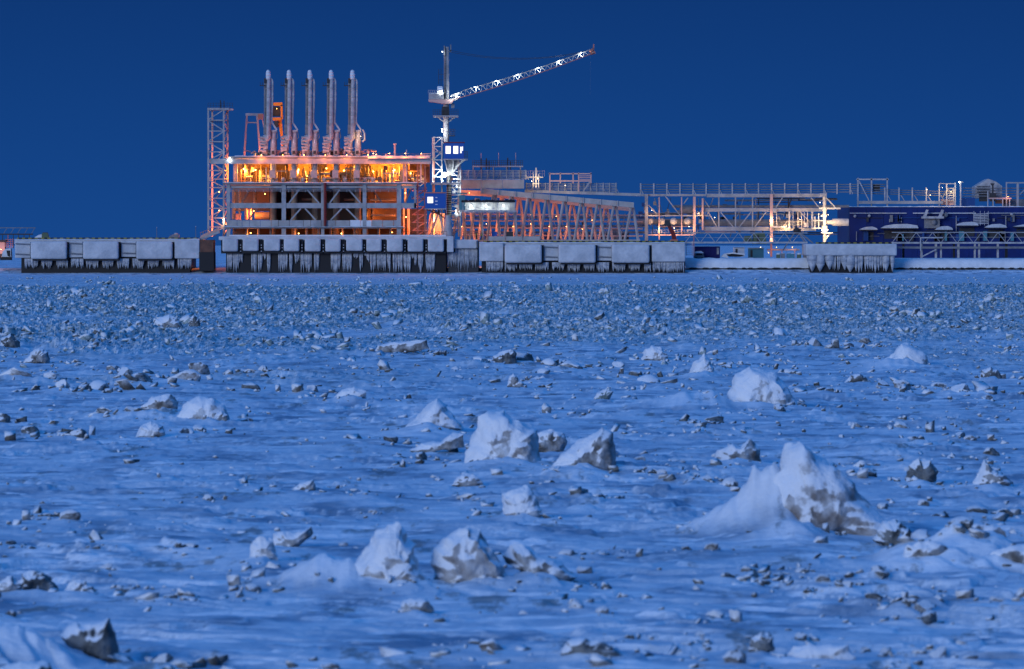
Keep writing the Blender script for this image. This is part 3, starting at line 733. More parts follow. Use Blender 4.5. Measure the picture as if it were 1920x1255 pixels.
def put_chunk(px, py, wpx, kind, rnd):
    Y = Yg(py); k = Y / FPX
    o = bpy.data.objects.new('ice_chunk', rnd.choice(CH[kind]))
    COL.objects.link(o)
    x = (px - 960) * k; r = wpx * k * 0.5
    g = float(terr(np.array([x]), np.array([Y]))[0])
    sx = r * rnd.uniform(0.95, 1.25); sy = r * rnd.uniform(0.7, 1.1); sz = r * rnd.uniform(0.5, 0.85)
    o.scale = (sx, sy, sz)
    o.rotation_euler = (rnd.uniform(-.35, .35), rnd.uniform(-.4, .4), rnd.uniform(0, 6.28))
    o.location = (x, Y, g + sz * rnd.uniform(-0.15, 0.2))
    key, dist = chunk_key(px, py, kind); seen_labels.setdefault(key, []).append((dist, o))
    o['category'] = 'ice chunk'; o['group'] = {'d': 'dark ice chunks on the snow', 'm': 'grey ice chunks on the snow', 's': 'white ice lumps on the snow'}[kind]
rc = random.Random(5)
for row in CHUNKS.split('\n'):
    for it in row.split('|'):
        a = it.split()
        put_chunk(float(a[0]), float(a[1]), float(a[2]) * 1.12, a[3], rc)
        nch += 1
while nch < 290:
    py = 620 + 600 * rc.random() ** 1.7
    px = rc.uniform(0, 1920)
    if 80 < px < 700 and 820 < py < 1010 and rc.random() < 0.85: continue
    if 480 < px < 1250 and 690 < py < 760 and rc.random() < 0.6: continue
    if rc.random() > (0.35 + 0.65 * px / 1920): continue
    put_chunk(px, py, rc.uniform(8, 20) * (0.7 + 0.5 * (py - 560) / 600), rc.choice('ddmms'), rc)
    nch += 1

for (kind, side, ref), lst in seen_labels.items():
    lst.sort(key=lambda q: q[0])
    for i, (dd, o) in enumerate(lst):
        o['label'] = '%s ice chunk %s the %s%s' % (TONE[kind], side, ref, '' if len(lst) == 1 else ', ' + ORD[min(i, 9)])

# ------------------------------------------------------------------ rubble too small or too many to pick apart
def rubble_stuff(name, label, n, ylo, yhi, size, mk, density, seed, pw=0.0, pts=None):
    rg = np.random.default_rng(seed)
    ico = bmesh.new(); bmesh.ops.create_cube(ico, size=1.5); bmesh.ops.triangulate(ico, faces=ico.faces)
    bv = np.array([v.co[:] for v in ico.verts]); bf = np.array([[v.index for v in f.verts] for f in ico.faces]); ico.free()
    X = []; Yv = []; sink = 0.30
    if pts is not None:
        X, Yv, RR = pts; n = len(X); sink = 0.22; size = lambda *a: np.array(RR)
    while len(X) < n:
        y = rg.uniform(ylo, yhi, 20000) if pw == 0 else (rg.uniform(ylo ** pw, yhi ** pw, 20000)) ** (1 / pw)
        x = rg.uniform(-0.135, 0.135, 20000) * y
        keep = rg.random(20000) < density(x, y)
        X.extend(x[keep]); Yv.extend(y[keep])
    X = np.array(X[:n]); Yv = np.array(Yv[:n])
    g = terr(X, Yv)
    r = size(rg, n, X, Yv)
    s = np.stack([r * rg.uniform(0.8, 1.7, n), r * rg.uniform(0.5, 1.2, n), r * rg.uniform(0.22, 0.75, n)], -1)
    V = bv[None] * (1 + rg.uniform(-0.55, 0.30, (n, len(bv), 3)))
    a = rg.uniform(0, 6.283, n); ca = np.cos(a)[:, None]; sa = np.sin(a)[:, None]
    V = V * s[:, None, :]
    # tilt, then turn
    tl = rg.normal(0, 0.6, n); ct = np.cos(tl)[:, None]; st = np.sin(tl)[:, None]
    x0 = V[..., 0] * ct - V[..., 2] * st; z0 = V[..., 0] * st + V[..., 2] * ct
    x1 = x0 * ca - V[..., 1] * sa; y1 = x0 * sa + V[..., 1] * ca
    W = np.stack([x1 + X[:, None], y1 + Yv[:, None], z0 + (g - sink * r + s[:, 2] * rg.uniform(-0.2, 0.5, n) + 0.25 * s[:, 0] * np.abs(np.sin(tl)))[:, None]], -1).reshape(-1, 3).astype(np.float32)
    F = (bf[None] + (np.arange(n) * len(bv))[:, None, None]).reshape(-1, 3).astype(np.int32)
    me = bpy.data.meshes.new(name)
    me.vertices.add(len(W)); me.vertices.foreach_set('co', W.ravel())
    me.loops.add(F.size); me.loops.foreach_set('vertex_index', F.ravel())
    me.polygons.add(len(F)); me.polygons.foreach_set('loop_start', np.arange(0, F.size, 3, dtype=np.int32))
    me.update(calc_edges=True)
    me.materials.append(M[mk])
    o = bpy.data.objects.new(name, me); COL.objects.link(o)
    o['kind'] = 'stuff'; o['label'] = label; o['category'] = 'ice rubble'

rubble_stuff('ice_rubble', 'dense field of broken ice rubble in front of the quays', 16000, 270, 1060,
             lambda rg, n, x, y: np.clip(rg.lognormal(-2.1, 0.6, n), 0.05, 0.5) * (0.55 + 1.0 * np.clip(fbm(x / 22, y / 34, 3, 23) * 2 + .35, 0, 1.5)), 'ice_pale',
             lambda x, y: rubble_mask(x, y), 3)
rubble_stuff('muddy_ice_rubble', 'darker muddy pieces among the broken ice rubble', 3000, 270, 1060,
             lambda rg, n, x, y: np.clip(rg.lognormal(-1.75, 0.6, n), 0.08, 0.7), 'ice_mixed',
             lambda x, y: np.clip(rubble_mask(x, y) * (0.25 + np.clip(fbm(x / 18, y / 50, 3, 77) * 3, 0, 1)) + 0.02, 0, 1), 4)
rubble_stuff('ice_crumbs', 'small dark crumbs of ice strewn over the wind-packed snow', 3000, 80, 460,
             lambda rg, n, x, y: np.clip(rg.lognormal(-2.5, 0.6, n), 0.03, 0.30), 'ice_dirty',
             lambda x, y: np.clip(sstep(0.10, 0.42, fbm(x / 5 + 9, y / 11, 3, 61)) * 0.95 * (0.45 + 0.55 * (x / y + 0.11) / 0.22) + 0.012 + 0.5 * rubble_mask(x, y), 0, 1), 6, pw=1.5)

def fragments(seed, frac, kinds):
    rg = random.Random(seed); X = []; Yv = []; R_ = []
    for row in CHUNKS.split('\n'):
        for it in row.split('|'):
            a = it.split(); px, py, w = float(a[0]), float(a[1]), float(a[2])
            if a[3] not in kinds: continue
            Y = Yg(py); k = Y / FPX; wm = w * k
            for q in range(int(rg.uniform(3, 9) * frac)):
                X.append((px - 960) * k + rg.gauss(0, 1.15) * wm); Yv.append(Y + rg.gauss(0, 2.2) * wm + .2)
                R_.append(wm * min(.45, max(.06, rg.lognormvariate(-1.65, .5))))
    for (px, py, nm) in REFS:
        Y = Yg(py); k = Y / FPX; wm = 60 * k
        for q in range(int(10 * frac)):
            X.append((px - 960) * k + rg.gauss(0.4, 1.1) * wm); Yv.append(Y + rg.gauss(-.1, 1.6) * wm)
            R_.append(wm * min(.22, max(.03, rg.lognormvariate(-2.6, .5))))
    return X, Yv, R_
rubble_stuff('ice_fragments', 'small dark fragments of ice lying around the chunks', 0, 0, 0, None, 'ice_dirty', None, 31, pts=fragments(1, 1.0, 'dm'))
rubble_stuff('snowy_ice_fragments', 'small snow-dusted fragments of ice lying around the chunks', 0, 0, 0, None, 'ice_mixed', None, 32, pts=fragments(2, 0.8, 'dms'))
def glint_row():
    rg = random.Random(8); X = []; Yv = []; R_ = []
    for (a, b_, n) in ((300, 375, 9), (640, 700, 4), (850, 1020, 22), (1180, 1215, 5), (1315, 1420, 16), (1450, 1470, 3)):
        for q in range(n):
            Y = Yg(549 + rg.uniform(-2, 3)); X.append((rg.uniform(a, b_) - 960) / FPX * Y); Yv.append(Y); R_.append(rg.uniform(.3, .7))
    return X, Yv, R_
rubble_stuff('glint_ice_lumps', 'row of lumps coloured white as floodlight glints along the far rubble', 0, 0, 0, None, 'glint_ice', None, 33, pts=glint_row())

def ridges(seed):
    rg = random.Random(seed); X = []; Yv = []; R_ = []
    for (px, py, w, n) in ((850, 566, 26, 26), (930, 574, 50, 34), (1000, 584, 40, 22), (320, 612, 40, 26), (15, 645, 30, 14), (1280, 592, 60, 26), (1420, 580, 50, 22), (600, 636, 50, 24), (880, 628, 30, 16), (1680, 598, 70, 30),
                          (150, 566, 60, 22), (1760, 612, 24, 12), (1560, 560, 50, 22), (480, 600, 60, 20), (700, 600, 70, 22), (1120, 610, 60, 18), (1860, 580, 50, 20), (230, 640, 60, 18), (1340, 628, 50, 16), (60, 590, 50, 18)):
        Y = Yg(py); k = Y / FPX
        for q in range(n):
            X.append((px - 960) * k + rg.gauss(0, w * .55) * k); Yv.append(Y + rg.gauss(0, 8)); R_.append(min(1.0, max(.2, rg.lognormvariate(-.95, .4))))
    return X, Yv, R_
rubble_stuff('pressure_ridge_slabs', 'clusters of larger tilted slabs in low ridges across the rubble', 0, 0, 0, None, 'ice_pale', None, 41, pts=ridges(5))
rubble_stuff('muddy_ridge_slabs', 'darker muddy slabs in the low ridges across the rubble', 0, 0, 0, None, 'ice_dirty', None, 42, pts=[v[::3] for v in ridges(9)])

rubble_stuff('snowy_ice_crumbs', 'pale snow-dusted crumbs of ice in patches on the snow', 2600, 80, 430,
             lambda rg, n, x, y: np.clip(rg.lognormal(-2.5, 0.6, n), 0.03, 0.26), 'ice_mixed',
             lambda x, y: np.clip(sstep(0.10, 0.34, fbm(x / 4 + 3, y / 13, 3, 64)) * (0.30 + 0.70 * (x / y + 0.11) / 0.22) + 0.01, 0, 1), 16, pw=1.5)

# ------------------------------------------------------------------ quays
def icicles(mb, x0, x1, y0, y1, d, rnd, n=None, var=0.35):
    """a frozen curtain: overlapping tapering drips hanging from y0 to about y1"""
    n = n or max(2, int((x1 - x0) / 2.2))
    for i in range(n):
        x = x0 + (x1 - x0) * (i + 0.5 + rnd.uniform(-.25, .25)) / n
        w = (x1 - x0) / n * 0.135 * rnd.uniform(0.55, 0.95)
        yb = y1 - (y1 - y0) * var * rnd.random() ** 1.5
        ym = y0 + (yb - y0) * rnd.uniform(0.35, 0.6)
        dd = d + rnd.uniform(-0.1, 0.2)
        mb.tube((x, y0, dd), (x, ym, dd), w * 1.15, w, 7)
        mb.tube((x, ym, dd), (x + rnd.uniform(-.6, .6), yb, dd), w, w * 0.12, 7)
    return mb

rq = random.Random(3)
def snow_top(th, x0, x1, y, d0, d1, hpx=1.6, step=6):
    """uneven snow lying along an edge"""
    mb = MB()
    n = max(2, int((x1 - x0) / step)); vs = []; fs = []
    for i in range(n + 1):
        x = x0 + (x1 - x0) * i / n
        hh = hpx * rq.uniform(0.5, 1.25)
        a = P(x, y, d0); b = P(x, y - hh, d0)
        zt = b.z
        vs += [(a.x, D0 + d0 - 0.12, a.z), (a.x, D0 + d0 + 0.15, zt), (a.x, D0 + d1, zt), (a.x, D0 + d1, a.z)]
    for i in range(n):
        o = i * 4
        for j in range(4):
            k = (j + 1) % 4
            fs.append((o + j, o + k, o + 4 + k, o + 4 + j))
    fs.append((0, 1, 2, 3)); fs.append((n * 4 + 3, n * 4 + 2, n * 4 + 1, n * 4))
    mb.add(vs, fs)
    return th.part('snow', mb, 'snow')

def quay_big_fenders(label, x0, x1, top, fend, recess, ends, curt, ybot, base, kerb):
    q = Thing('mooring_quay', label, 'quay', (0.5 * (x0 + x1), ybot, 0))
    q.box('wall', 'black', base[0], top + 2, base[1], ybot + 6, 2.2, 26)
    q.box('deck', 'rime', x0, top, x1, top + 9, 1.6, 27, bevel=0.18)
    for (a, b, y0, y1) in fend:
        f = q.box('fender_panel', 'rime', a, y0, b, y1, -0.9, 1.5, bevel=0.62, smooth=True)
        q.part('frame', MB().box(a + 4, y1 - 1.0, b + 1.0, y1 + 3, -0.2, 2.0).box(b - 0.5, y0 + 1, b + 3.2, y1 + 1, 0.2, 2.0), 'black', parent=f)
    for (a, b, y0, y1) in recess:
        r = q.box('snowed_wall', 'rime', a, y0, b, y1, 1.0, 2.6, bevel=0.2, smooth=True)
        for yy in (y0 + 3.2, y1 - 7.5):
            q.tube('pipe', 'steel_dim', (a + 1, yy, 0.6), (b - 1, yy + 1.2, 0.6), 0.16, n=8, parent=r)
    for (a, b, y0, y1) in ends:
        q.box('end_block', 'rime', a, y0, b, y1, 0.2, 2.4, bevel=0.3, smooth=True)
    for (a, b, y0, y1) in curt:
        q.part('ice_curtain', icicles(MB(), a, b, y0, y1 + 2, 1.3, rq), 'icicle', smooth=True)
    q.part('kerb', MB().box(kerb[0], top - 3.2, kerb[1], top - 0.2, 2.2, 3.2), 'stripe')
    snow_top(q, x0, x1, top + 0.6, 1.5, 12, 1.6, 9)
    return q

c = [(215, 325), (355, 445), (485, 580), (610, 715), (740, 840), (880, 970), (1005, 1105), (1140, 1235), (1270, 1360), (1395, 1490), (1525, 1640)]
qa = quay_big_fenders('long snow-plastered quay at the far left with three big fender panels', 27, 374, 449,
    [(57, 125, 453, 486), (155, 222, 453, 486), (255, 323, 453, 486)], [(28, 57, 454, 484), (129, 155, 453, 483), (227, 255, 453, 482)],
    [(327, 374, 450, 485)], [(a / 4.571, b / 4.571, 485, 503) for a, b in c], 510, (40, 356), (32, 372))
qa.box('corner_post', 'rust', 375, 450, 400, 507, 0.5, 8)  # rust brown, with the orange light on its top put into the colour
qa.box('unlit_corner', 'black', 373.5, 473, 400.6, 508, 0.1, 8.4)  # black cover standing in for the unlit lower part of the post
rc2 = random.Random(9)
cur = [(912, 943, 490, 508)]
x = 947
while x < 1205:
    w = rc2.uniform(19, 25); cur.append((x, x + w, 492, rc2.uniform(506, 511))); x += w + rc2.uniform(4, 9)
cur += [(1208, 1221, 492, 510), (1224, 1282, 490, 510)]
qd = quay_big_fenders('long snow-plastered quay right of the crane with three big fender panels', 898, 1285, 455,
    [(946, 1016, 459, 493), (1047, 1117, 459, 493), (1147, 1218, 459, 493)], [(1019, 1047, 460, 489), (1119, 1147, 460, 489)],
    [(899, 944, 456, 490), (1222, 1285, 458, 491)], cur, 516, (903, 1284), (906, 1284))
mb = MB()
for k in range(3):
    mb.box(916 + k * 32.5, 443.5, 947 + k * 32.5, 451.5, 4.0, 4.6)
qd.part('parapet', mb, 'concrete')

# loading quay with eleven fender blocks
qb = Thing('loading_quay', 'snow-plastered quay with eleven square fenders under the orange-lit platform', 'quay', (625, 513, 0))
qb.box('wall', 'black', 424, 452, 836, 519, 2.0, 40)
qb.box('deck', 'rime', 410, 443.5, 842, 450.5, 0.8, 41, bevel=0.25)
FX = [415, 454, 493, 530, 570, 608, 647, 685, 723, 763, 801]
for i, fx in enumerate(FX):
    f = qb.box('fender_block', 'rime', fx + 1 + rq.uniform(-.6, 1.2), 447.8 + rq.uniform(-.4, .4), fx + 32 + rq.uniform(-2, .6), 471.5 + rq.uniform(-.8, .8), -0.9, 1.6, bevel=0.5, smooth=True)
    qb.part('fender_frame', MB().box(fx - 0.5, 470.6, fx + 35, 475.5, 0.2, 1.9).box(fx + 30, 449, fx + 38.4, 475, 0.7, 1.95).box(fx - .5, 449.6, fx + 30, 471, 1.3, 1.95), 'black', parent=f)
    if i < 10:
        p = qb.part('fender_post', MB().box(fx + 34.3, 450, fx + 35.5, 472, 0.3, 0.8).box(fx + 36.9, 450, fx + 37.9, 472, 0.3, 0.8), 'dark', parent=f)
        mb = MB()
        for yy in (459, 464, 470.5): mb.box(fx + 35.1, yy, fx + 37.1, yy + 1.6, 0.1, 0.6)
        qb.part('ice_lump', mb, 'icicle', parent=f)
x = 426
while x < 834:
    w = rq.choice([6, 8, 10, 13, 17])
    dn = rq.random()
    if dn > 0.08:
        qb.part('ice_curtain', icicles(MB(), x, min(x + w, 836), 474.5, 513 if dn > .25 else rq.uniform(488, 504), 1.55, rq, var=0.3 if dn > .25 else .7), 'icicle', smooth=True)
    x += w + rq.choice([1.2, 2.0, 3.2, 4.5])
qb.part('kerb', MB().box(430, 440.6, 836, 443.3, 3.2, 3.9), 'snow')
# connecting block
qc = Thing('link_wall', 'short snow-coated wall between the loading quay and the right-hand quay', 'wall', (868, 510, 0))
qc.box('wall', 'dark', 840, 452, 897, 514, 3.0, 24)
qc.box('corner_column', 'rime', 838, 443, 850.5, 473, -0.4, 2.9, bevel=0.25, smooth=True)
qc.box('snowed_wall', 'rime', 850.8, 449.5, 896, 466, 1.2, 2.9, bevel=0.25, smooth=True)
qc.part('joint', MB().box(893.5, 452, 894.6, 467, 0.9, 1.6), 'black')
for k in range(9):
    a = 841 + k * 6.0
    qc.part('ice_curtain', icicles(MB(), a, a + 5.6, 466 if a > 850 else 473, rq.uniform(500, 512), 2.5, rq, n=4, var=0.45), 'icicle', smooth=True)
# small dolphin
qe = Thing('mooring_dolphin', 'small snow-capped dolphin with a row of icicle columns standing alone at right', 'dolphin', (1596, 516, 0))
qe.box('wall', 'black', 1519, 470, 1674, 521, 2.2, 16)
qe.box('cap', 'rime', 1511, 457.5, 1682, 479.5, 0.2, 17, bevel=0.42, smooth=True)
x = 1517
while x < 1672:
    w = rq.uniform(6, 15)
    qe.part('ice_curtain', icicles(MB(), x, min(x + w, 1675), 478, rq.uniform(508, 515), 1.5, rq, n=rq.choice([1, 1, 2, 3]), var=0.22), 'icicle', smooth=True)
    x += w + rq.uniform(0.8, 3.0)
qe.part('kerb', MB().box(1530, 454.5, 1672, 457.3, 3.4, 4.2), 'stripe')

# ------------------------------------------------------------------ loading platform
lp = Thing('loading_platform', 'steel loading platform with two storeys and orange-lit deck under the five arms', 'platform', (600, 443, 6))
# decks and main beams
lp.box('upper_deck', 'steel_dim', 418, 342.6, 782, 346.4, 4.6, 38)
snow_top(lp, 418, 782, 342.8, 4.6, 7, 1.3)
lp.box('deck_beam', 'steel', 430, 348.6, 780, 353.4, 5.6, 6.6)
lp.box('main_beam', 'steel', 431, 381, 604, 390.6, 5.4, 7.0)
lp.box('main_beam', 'steel', 613, 381, 780, 390.6, 5.4, 7.0)
lp.box('lower_deck', 'steel_dim', 420, 425, 756, 428.4, 4.6, 38)
snow_top(lp, 421, 756, 425.8, 4.4, 6, 1.0)
x = 431
while x < 748:
    w = rq.choice([9, 13, 20, 26, 26])
    if not (601 < x + w / 2 < 614):
        lp.box('wall_panel', rq.choice(['concrete', 'snow', 'concrete', 'steel']), x + .3, 413.2 + rq.uniform(-.3, .3), min(x + w, 750), 424.8, 5.0 + rq.uniform(0, .25), 5.6)
    x += w + 0.5
for cx, w in ((428, 7), (532, 8), (605, 6), (683.5, 7), (748, 8)):
    lp.box('column', 'steel', cx - w / 2, 346.5, cx + w / 2, 444, 5.2, 6.2)
lp.box('column', 'steel', 776.5, 346, 780, 391, 5.4, 6.0)
for (ax, ay, bx, by) in ((542, 381, 561, 356), (576, 356, 598, 381), (545, 413, 564, 391), (572, 391, 592, 413),
                         (618, 381, 637, 356), (654, 356, 676, 381), (620, 413, 641, 391), (649, 391, 671, 413)):
    lp.bar('brace', 'steel', (ax, ay, 5.9), (bx, by, 5.9), 0.38)
for (ax, ay, bx, by) in ((452, 382, 468, 356), (466, 413, 482, 391), (700, 356, 716, 381), (756, 390, 772, 350)):
    lp.bar('brace', 'steel_dim', (ax, ay, 14), (bx, by, 14), 0.4)
# service rail under the deck
mb = MB()
rails(mb, 432, 744, 355.5, 360.5, 5.0, 2, 15.5, 0.12)
lp.part('railing', mb, 'steel')
mb = MB(); rails(mb, 420, 752, 336.5, 342.6, 4.8, 2, 15.6, 0.06); lp.part('deck_railing', mb, 'dark')
# arm pedestals going down through the deck
for cx in (512.5, 552, 591, 630.5, 671):
    lp.tube('pedestal', 'beige', (cx, 345, 13), (cx, 444, 13), 0.82, n=16)
lp.tube('fire_main', 'red', (609.5, 343, 4.6), (609.5, 424, 4.6), 0.36, n=8)
lp.tube('fire_main_branch', 'dark', (609.5, 357, 4.6), (622, 357, 4.6), 0.28, n=8)
# dark panels standing in for the black, unlit interior
for (a, b_, y0, y1, dd, mk) in ((506, 750, 354, 425, 27, 'shadebrown'), (436, 506, 350, 396, 30, 'shadebrown'), (436, 752, 428, 444, 24, 'shadebrown'), (752, 800, 392, 444, 29, 'shadebrown')):
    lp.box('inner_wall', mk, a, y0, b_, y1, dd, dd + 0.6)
lp.box('partition', 'dark', 505, 350, 508, 425, 15.5, 27)
lp.box('partition', 'dark', 686, 350, 688, 425, 16, 27)
for (a, b_, y) in ((566, 586, 374), (645, 664, 374.5), (694, 742, 375), (696, 742, 404)):
    lp.tube('cross_pipe', 'beige', (a, y, 16), (b_, y, 16), 0.30, n=8)
for (a, y0, y1, r, mk) in ((438, 356, 412, .5, 'steel_dim'), (449, 356, 412, .3, 'steel_dim'), (478, 360, 381, .5, 'beige'), (462, 392, 412, .5, 'pink'), (470, 392, 412, .35, 'pink'), (698, 392, 412, .45, 'beige'), (703, 356, 382, .3, 'beige'), (760, 352, 380, .3, 'steel'), (766, 392, 442, .35, 'pink'), (757, 392, 442, .25, 'pink')):
    lp.tube('riser', mk, (a, y0, 20), (a, y1, 20), r, n=8)
lp.tube('drum', 'beige', (478, 405, 22), (507, 405, 22), 1.0, n=16)
lp.box('cabinet', 'pink', 442, 401, 451, 412, 18, 20)
for k in range(14):
    x = 440 + k * 22.5
    lp.tube('short_column', 'steel_dim', (x, 428, 9), (x, 444, 9), 0.32, n=6)

# the orange room on the upper deck
lp.box('roof_beam', 'steel', 395, 298, 808, 307.5, 7.0, 8.2)
lp.box('roof', 'steel_dim', 430, 293.4, 806, 297.6, 7.4, 36)
snow_top(lp, 440, 806, 293.8, 7.2, 12, 1.6)
for (a, b_, mk, dd) in ((440, 505, 'glowochre', 27), (505.4, 540, 'shadebrown', 31), (540.4, 583, 'glowochre', 28), (583.4, 612, 'shadebrown', 32), (612.4, 660, 'glowochre', 31), (660.4, 692, 'shadebrown', 31), (692.4, 768, 'glowochre', 25), (768.4, 806, 'rust', 29)):  # bright and dark zones of lamplight put into the panel colours
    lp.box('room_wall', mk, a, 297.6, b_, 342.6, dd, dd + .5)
lp.tube('roof_pipe', 'frost', (690, 296, 6.2), (806, 296, 6.2), 0.34, n=10)
for cx in (439, 443.5, 757, 762, 789):
    lp.box('room_column', 'pink', cx - 1.6, 307.5, cx + 1.6, 342.5, 8.5, 9.2)
rr = random.Random(21)
for k in range(200):
    x = rr.uniform(446, 790); d = rr.uniform(9.5, 24)
    y0 = rr.uniform(308, 330); y1 = rr.uniform(y0 + 6, 342.5)
    t = rr.random()
    if t < 0.5:
        lp.tube('process_pipe', rr.choice(['steel', 'beige', 'rust', 'shadebrown']), (x, y0, d), (x, 342.5, d), rr.uniform(.08, .30), n=7)
    elif t < 0.8:
        lp.tube('process_pipe', rr.choice(['steel', 'beige', 'rust']), (x, y1, d), (min(x + rr.uniform(8, 36), 795), y1, d), rr.uniform(.12, .30), n=7)
    else:
        w = rr.uniform(4, 9)
        lp.box('equipment_box', rr.choice(['steel', 'rust', 'beige', 'shadebrown']), x, max(y1 - 9, 310), x + w, 342.5 if rr.random() < .6 else y1, d, d + 2)
for x in (517, 531, 568, 608, 647, 684, 700):
    lp.part('valve', MB().ball((x, 337, 10), 0.62, 10, 6).tube((x, 337, 10), (x, 342.5, 10), 0.22, n=8), 'frost')
lp.tube('drum', 'beige', (640, 329, 18), (668, 329, 18), 1.0, n=16)
# gear on the roof
for (x, y0, r) in ((522, 282, .5), (645, 284, .42), (679, 283, .42), (690.5, 283, .42), (724, 289, .3), (583, 286, .4)):
    lp.part('vent', MB().tube((x, y0 + 2, 12), (x, 295, 12), r * .55, n=8).tube((x, y0, 12), (x, y0 + 5, 12), r, n=10), 'pink')
lp.part('vent_mast', MB().tube((740.5, 270, 12), (740.5, 295, 12), 0.26, n=8).tube((740.5, 269, 12), (740.5, 272, 12), 0.45, n=8), 'pink')
lp.part('wind_mast', MB().bar((762, 281, 12), (762, 294, 12), 0.2).bar((757, 288, 12), (767, 288, 12), 0.16), 'steel')
mb = MB(); rails(mb, 700, 806, 287.5, 293.5, 8, 2, 9, 0.05); rails(mb, 520, 700, 288.5, 293.5, 9, 2, 12, 0.05); lp.part('roof_railing', mb, 'dark')
lp.part('roof_catwalk', MB().box(778, 291, 808, 292.6, 8, 10).box(788, 288, 808, 289.2, 8, 9), 'frost')
for k in range(34):
    x = rr.uniform(455, 690); lp.tube('roof_pipe', rr.choice(['pink', 'steel', 'beige']), (x, rr.uniform(279, 289), rr.uniform(12, 16)), (x + rr.uniform(3, 22), rr.uniform(282, 292), 16), rr.uniform(.12, .25), n=6)
for k in range(34):
    x = rr.uniform(465, 690)
    lp.box('roof_box', rr.choice(['pink', 'beige', 'steel', 'rust']), x, rr.uniform(280, 291), x + rr.uniform(3, 8), 293.4, 16, 18)
lp.box('side_bracket', 'steel', 394, 299.5, 440, 305, 8.4, 9.2)
# lamps
for (x, y, d, p) in ((457, 317, 12, 900), (464, 318.5, 13, 700), (479, 319, 12, 1100), (560, 318, 20, 1100), (576, 331, 17, 500), (612, 316, 20, 500), (645, 320, 20, 900), (700, 322, 18, 800), (724, 316, 17, 1500), (740, 319, 14, 1700), (770, 325, 20, 500)):
    lp.lamp(x, y, d, p, SOD, 0.26)
for (x, y, d, p) in ((476, 396, 19, 420), (497, 364, 24, 160), (760, 362, 16, 450), (761.5, 407, 14, 700), (735, 436, 10, 260), (700, 400, 25, 90), (640, 438, 8, 90), (560, 438, 8, 70), (470, 437, 9, 240)):
    lp.lamp(x, y, d, p, DEEP, 0.2)
for (x, y, d, p) in ((480, 289, 18, 300), (530, 288, 18, 420), (575, 288, 19, 420), (620, 288, 19, 420), (662, 290, 18, 420), (705, 290, 16, 200), (700, 288, 5, 110), (730, 288, 5, 140), (760, 288, 5, 120), (790, 288, 5, 90), (530, 291, 5, 120), (570, 291, 5, 120), (610, 291, 5, 120), (650, 291, 5, 130), (690, 291, 5, 90), (490, 291, 6, 110)):
    lp.lamp(x, y, d, p, DEEP, 0.16)
# right-hand service tower of the platform
for x in (783, 797):
    lp.bar('post', 'redframe', (x, 296, 10), (x, 444, 10), 0.4)
for k in range(7):
    y = 342 + k * 15
    lp.part('landing', MB().box(772, y, 800, y + 1.2, 12, 16), 'pink')
    lp.bar('stair_flight', 'pink', (775, y + 15, 14), (797, y, 14), 0.3, 1.0)
mb = MB()
for y in (336, 351, 368, 397, 412, 427): rails(mb, 772, 800, y, y + 6, 11.8, 2, 7, 0.07)
lp.part('stair_railing', mb, 'redframe')
mb = MB(); rails(mb, 755, 838, 434, 443, 4.4, 2, 7, 0.09); lp.part('quay_railing', mb, 'rust')

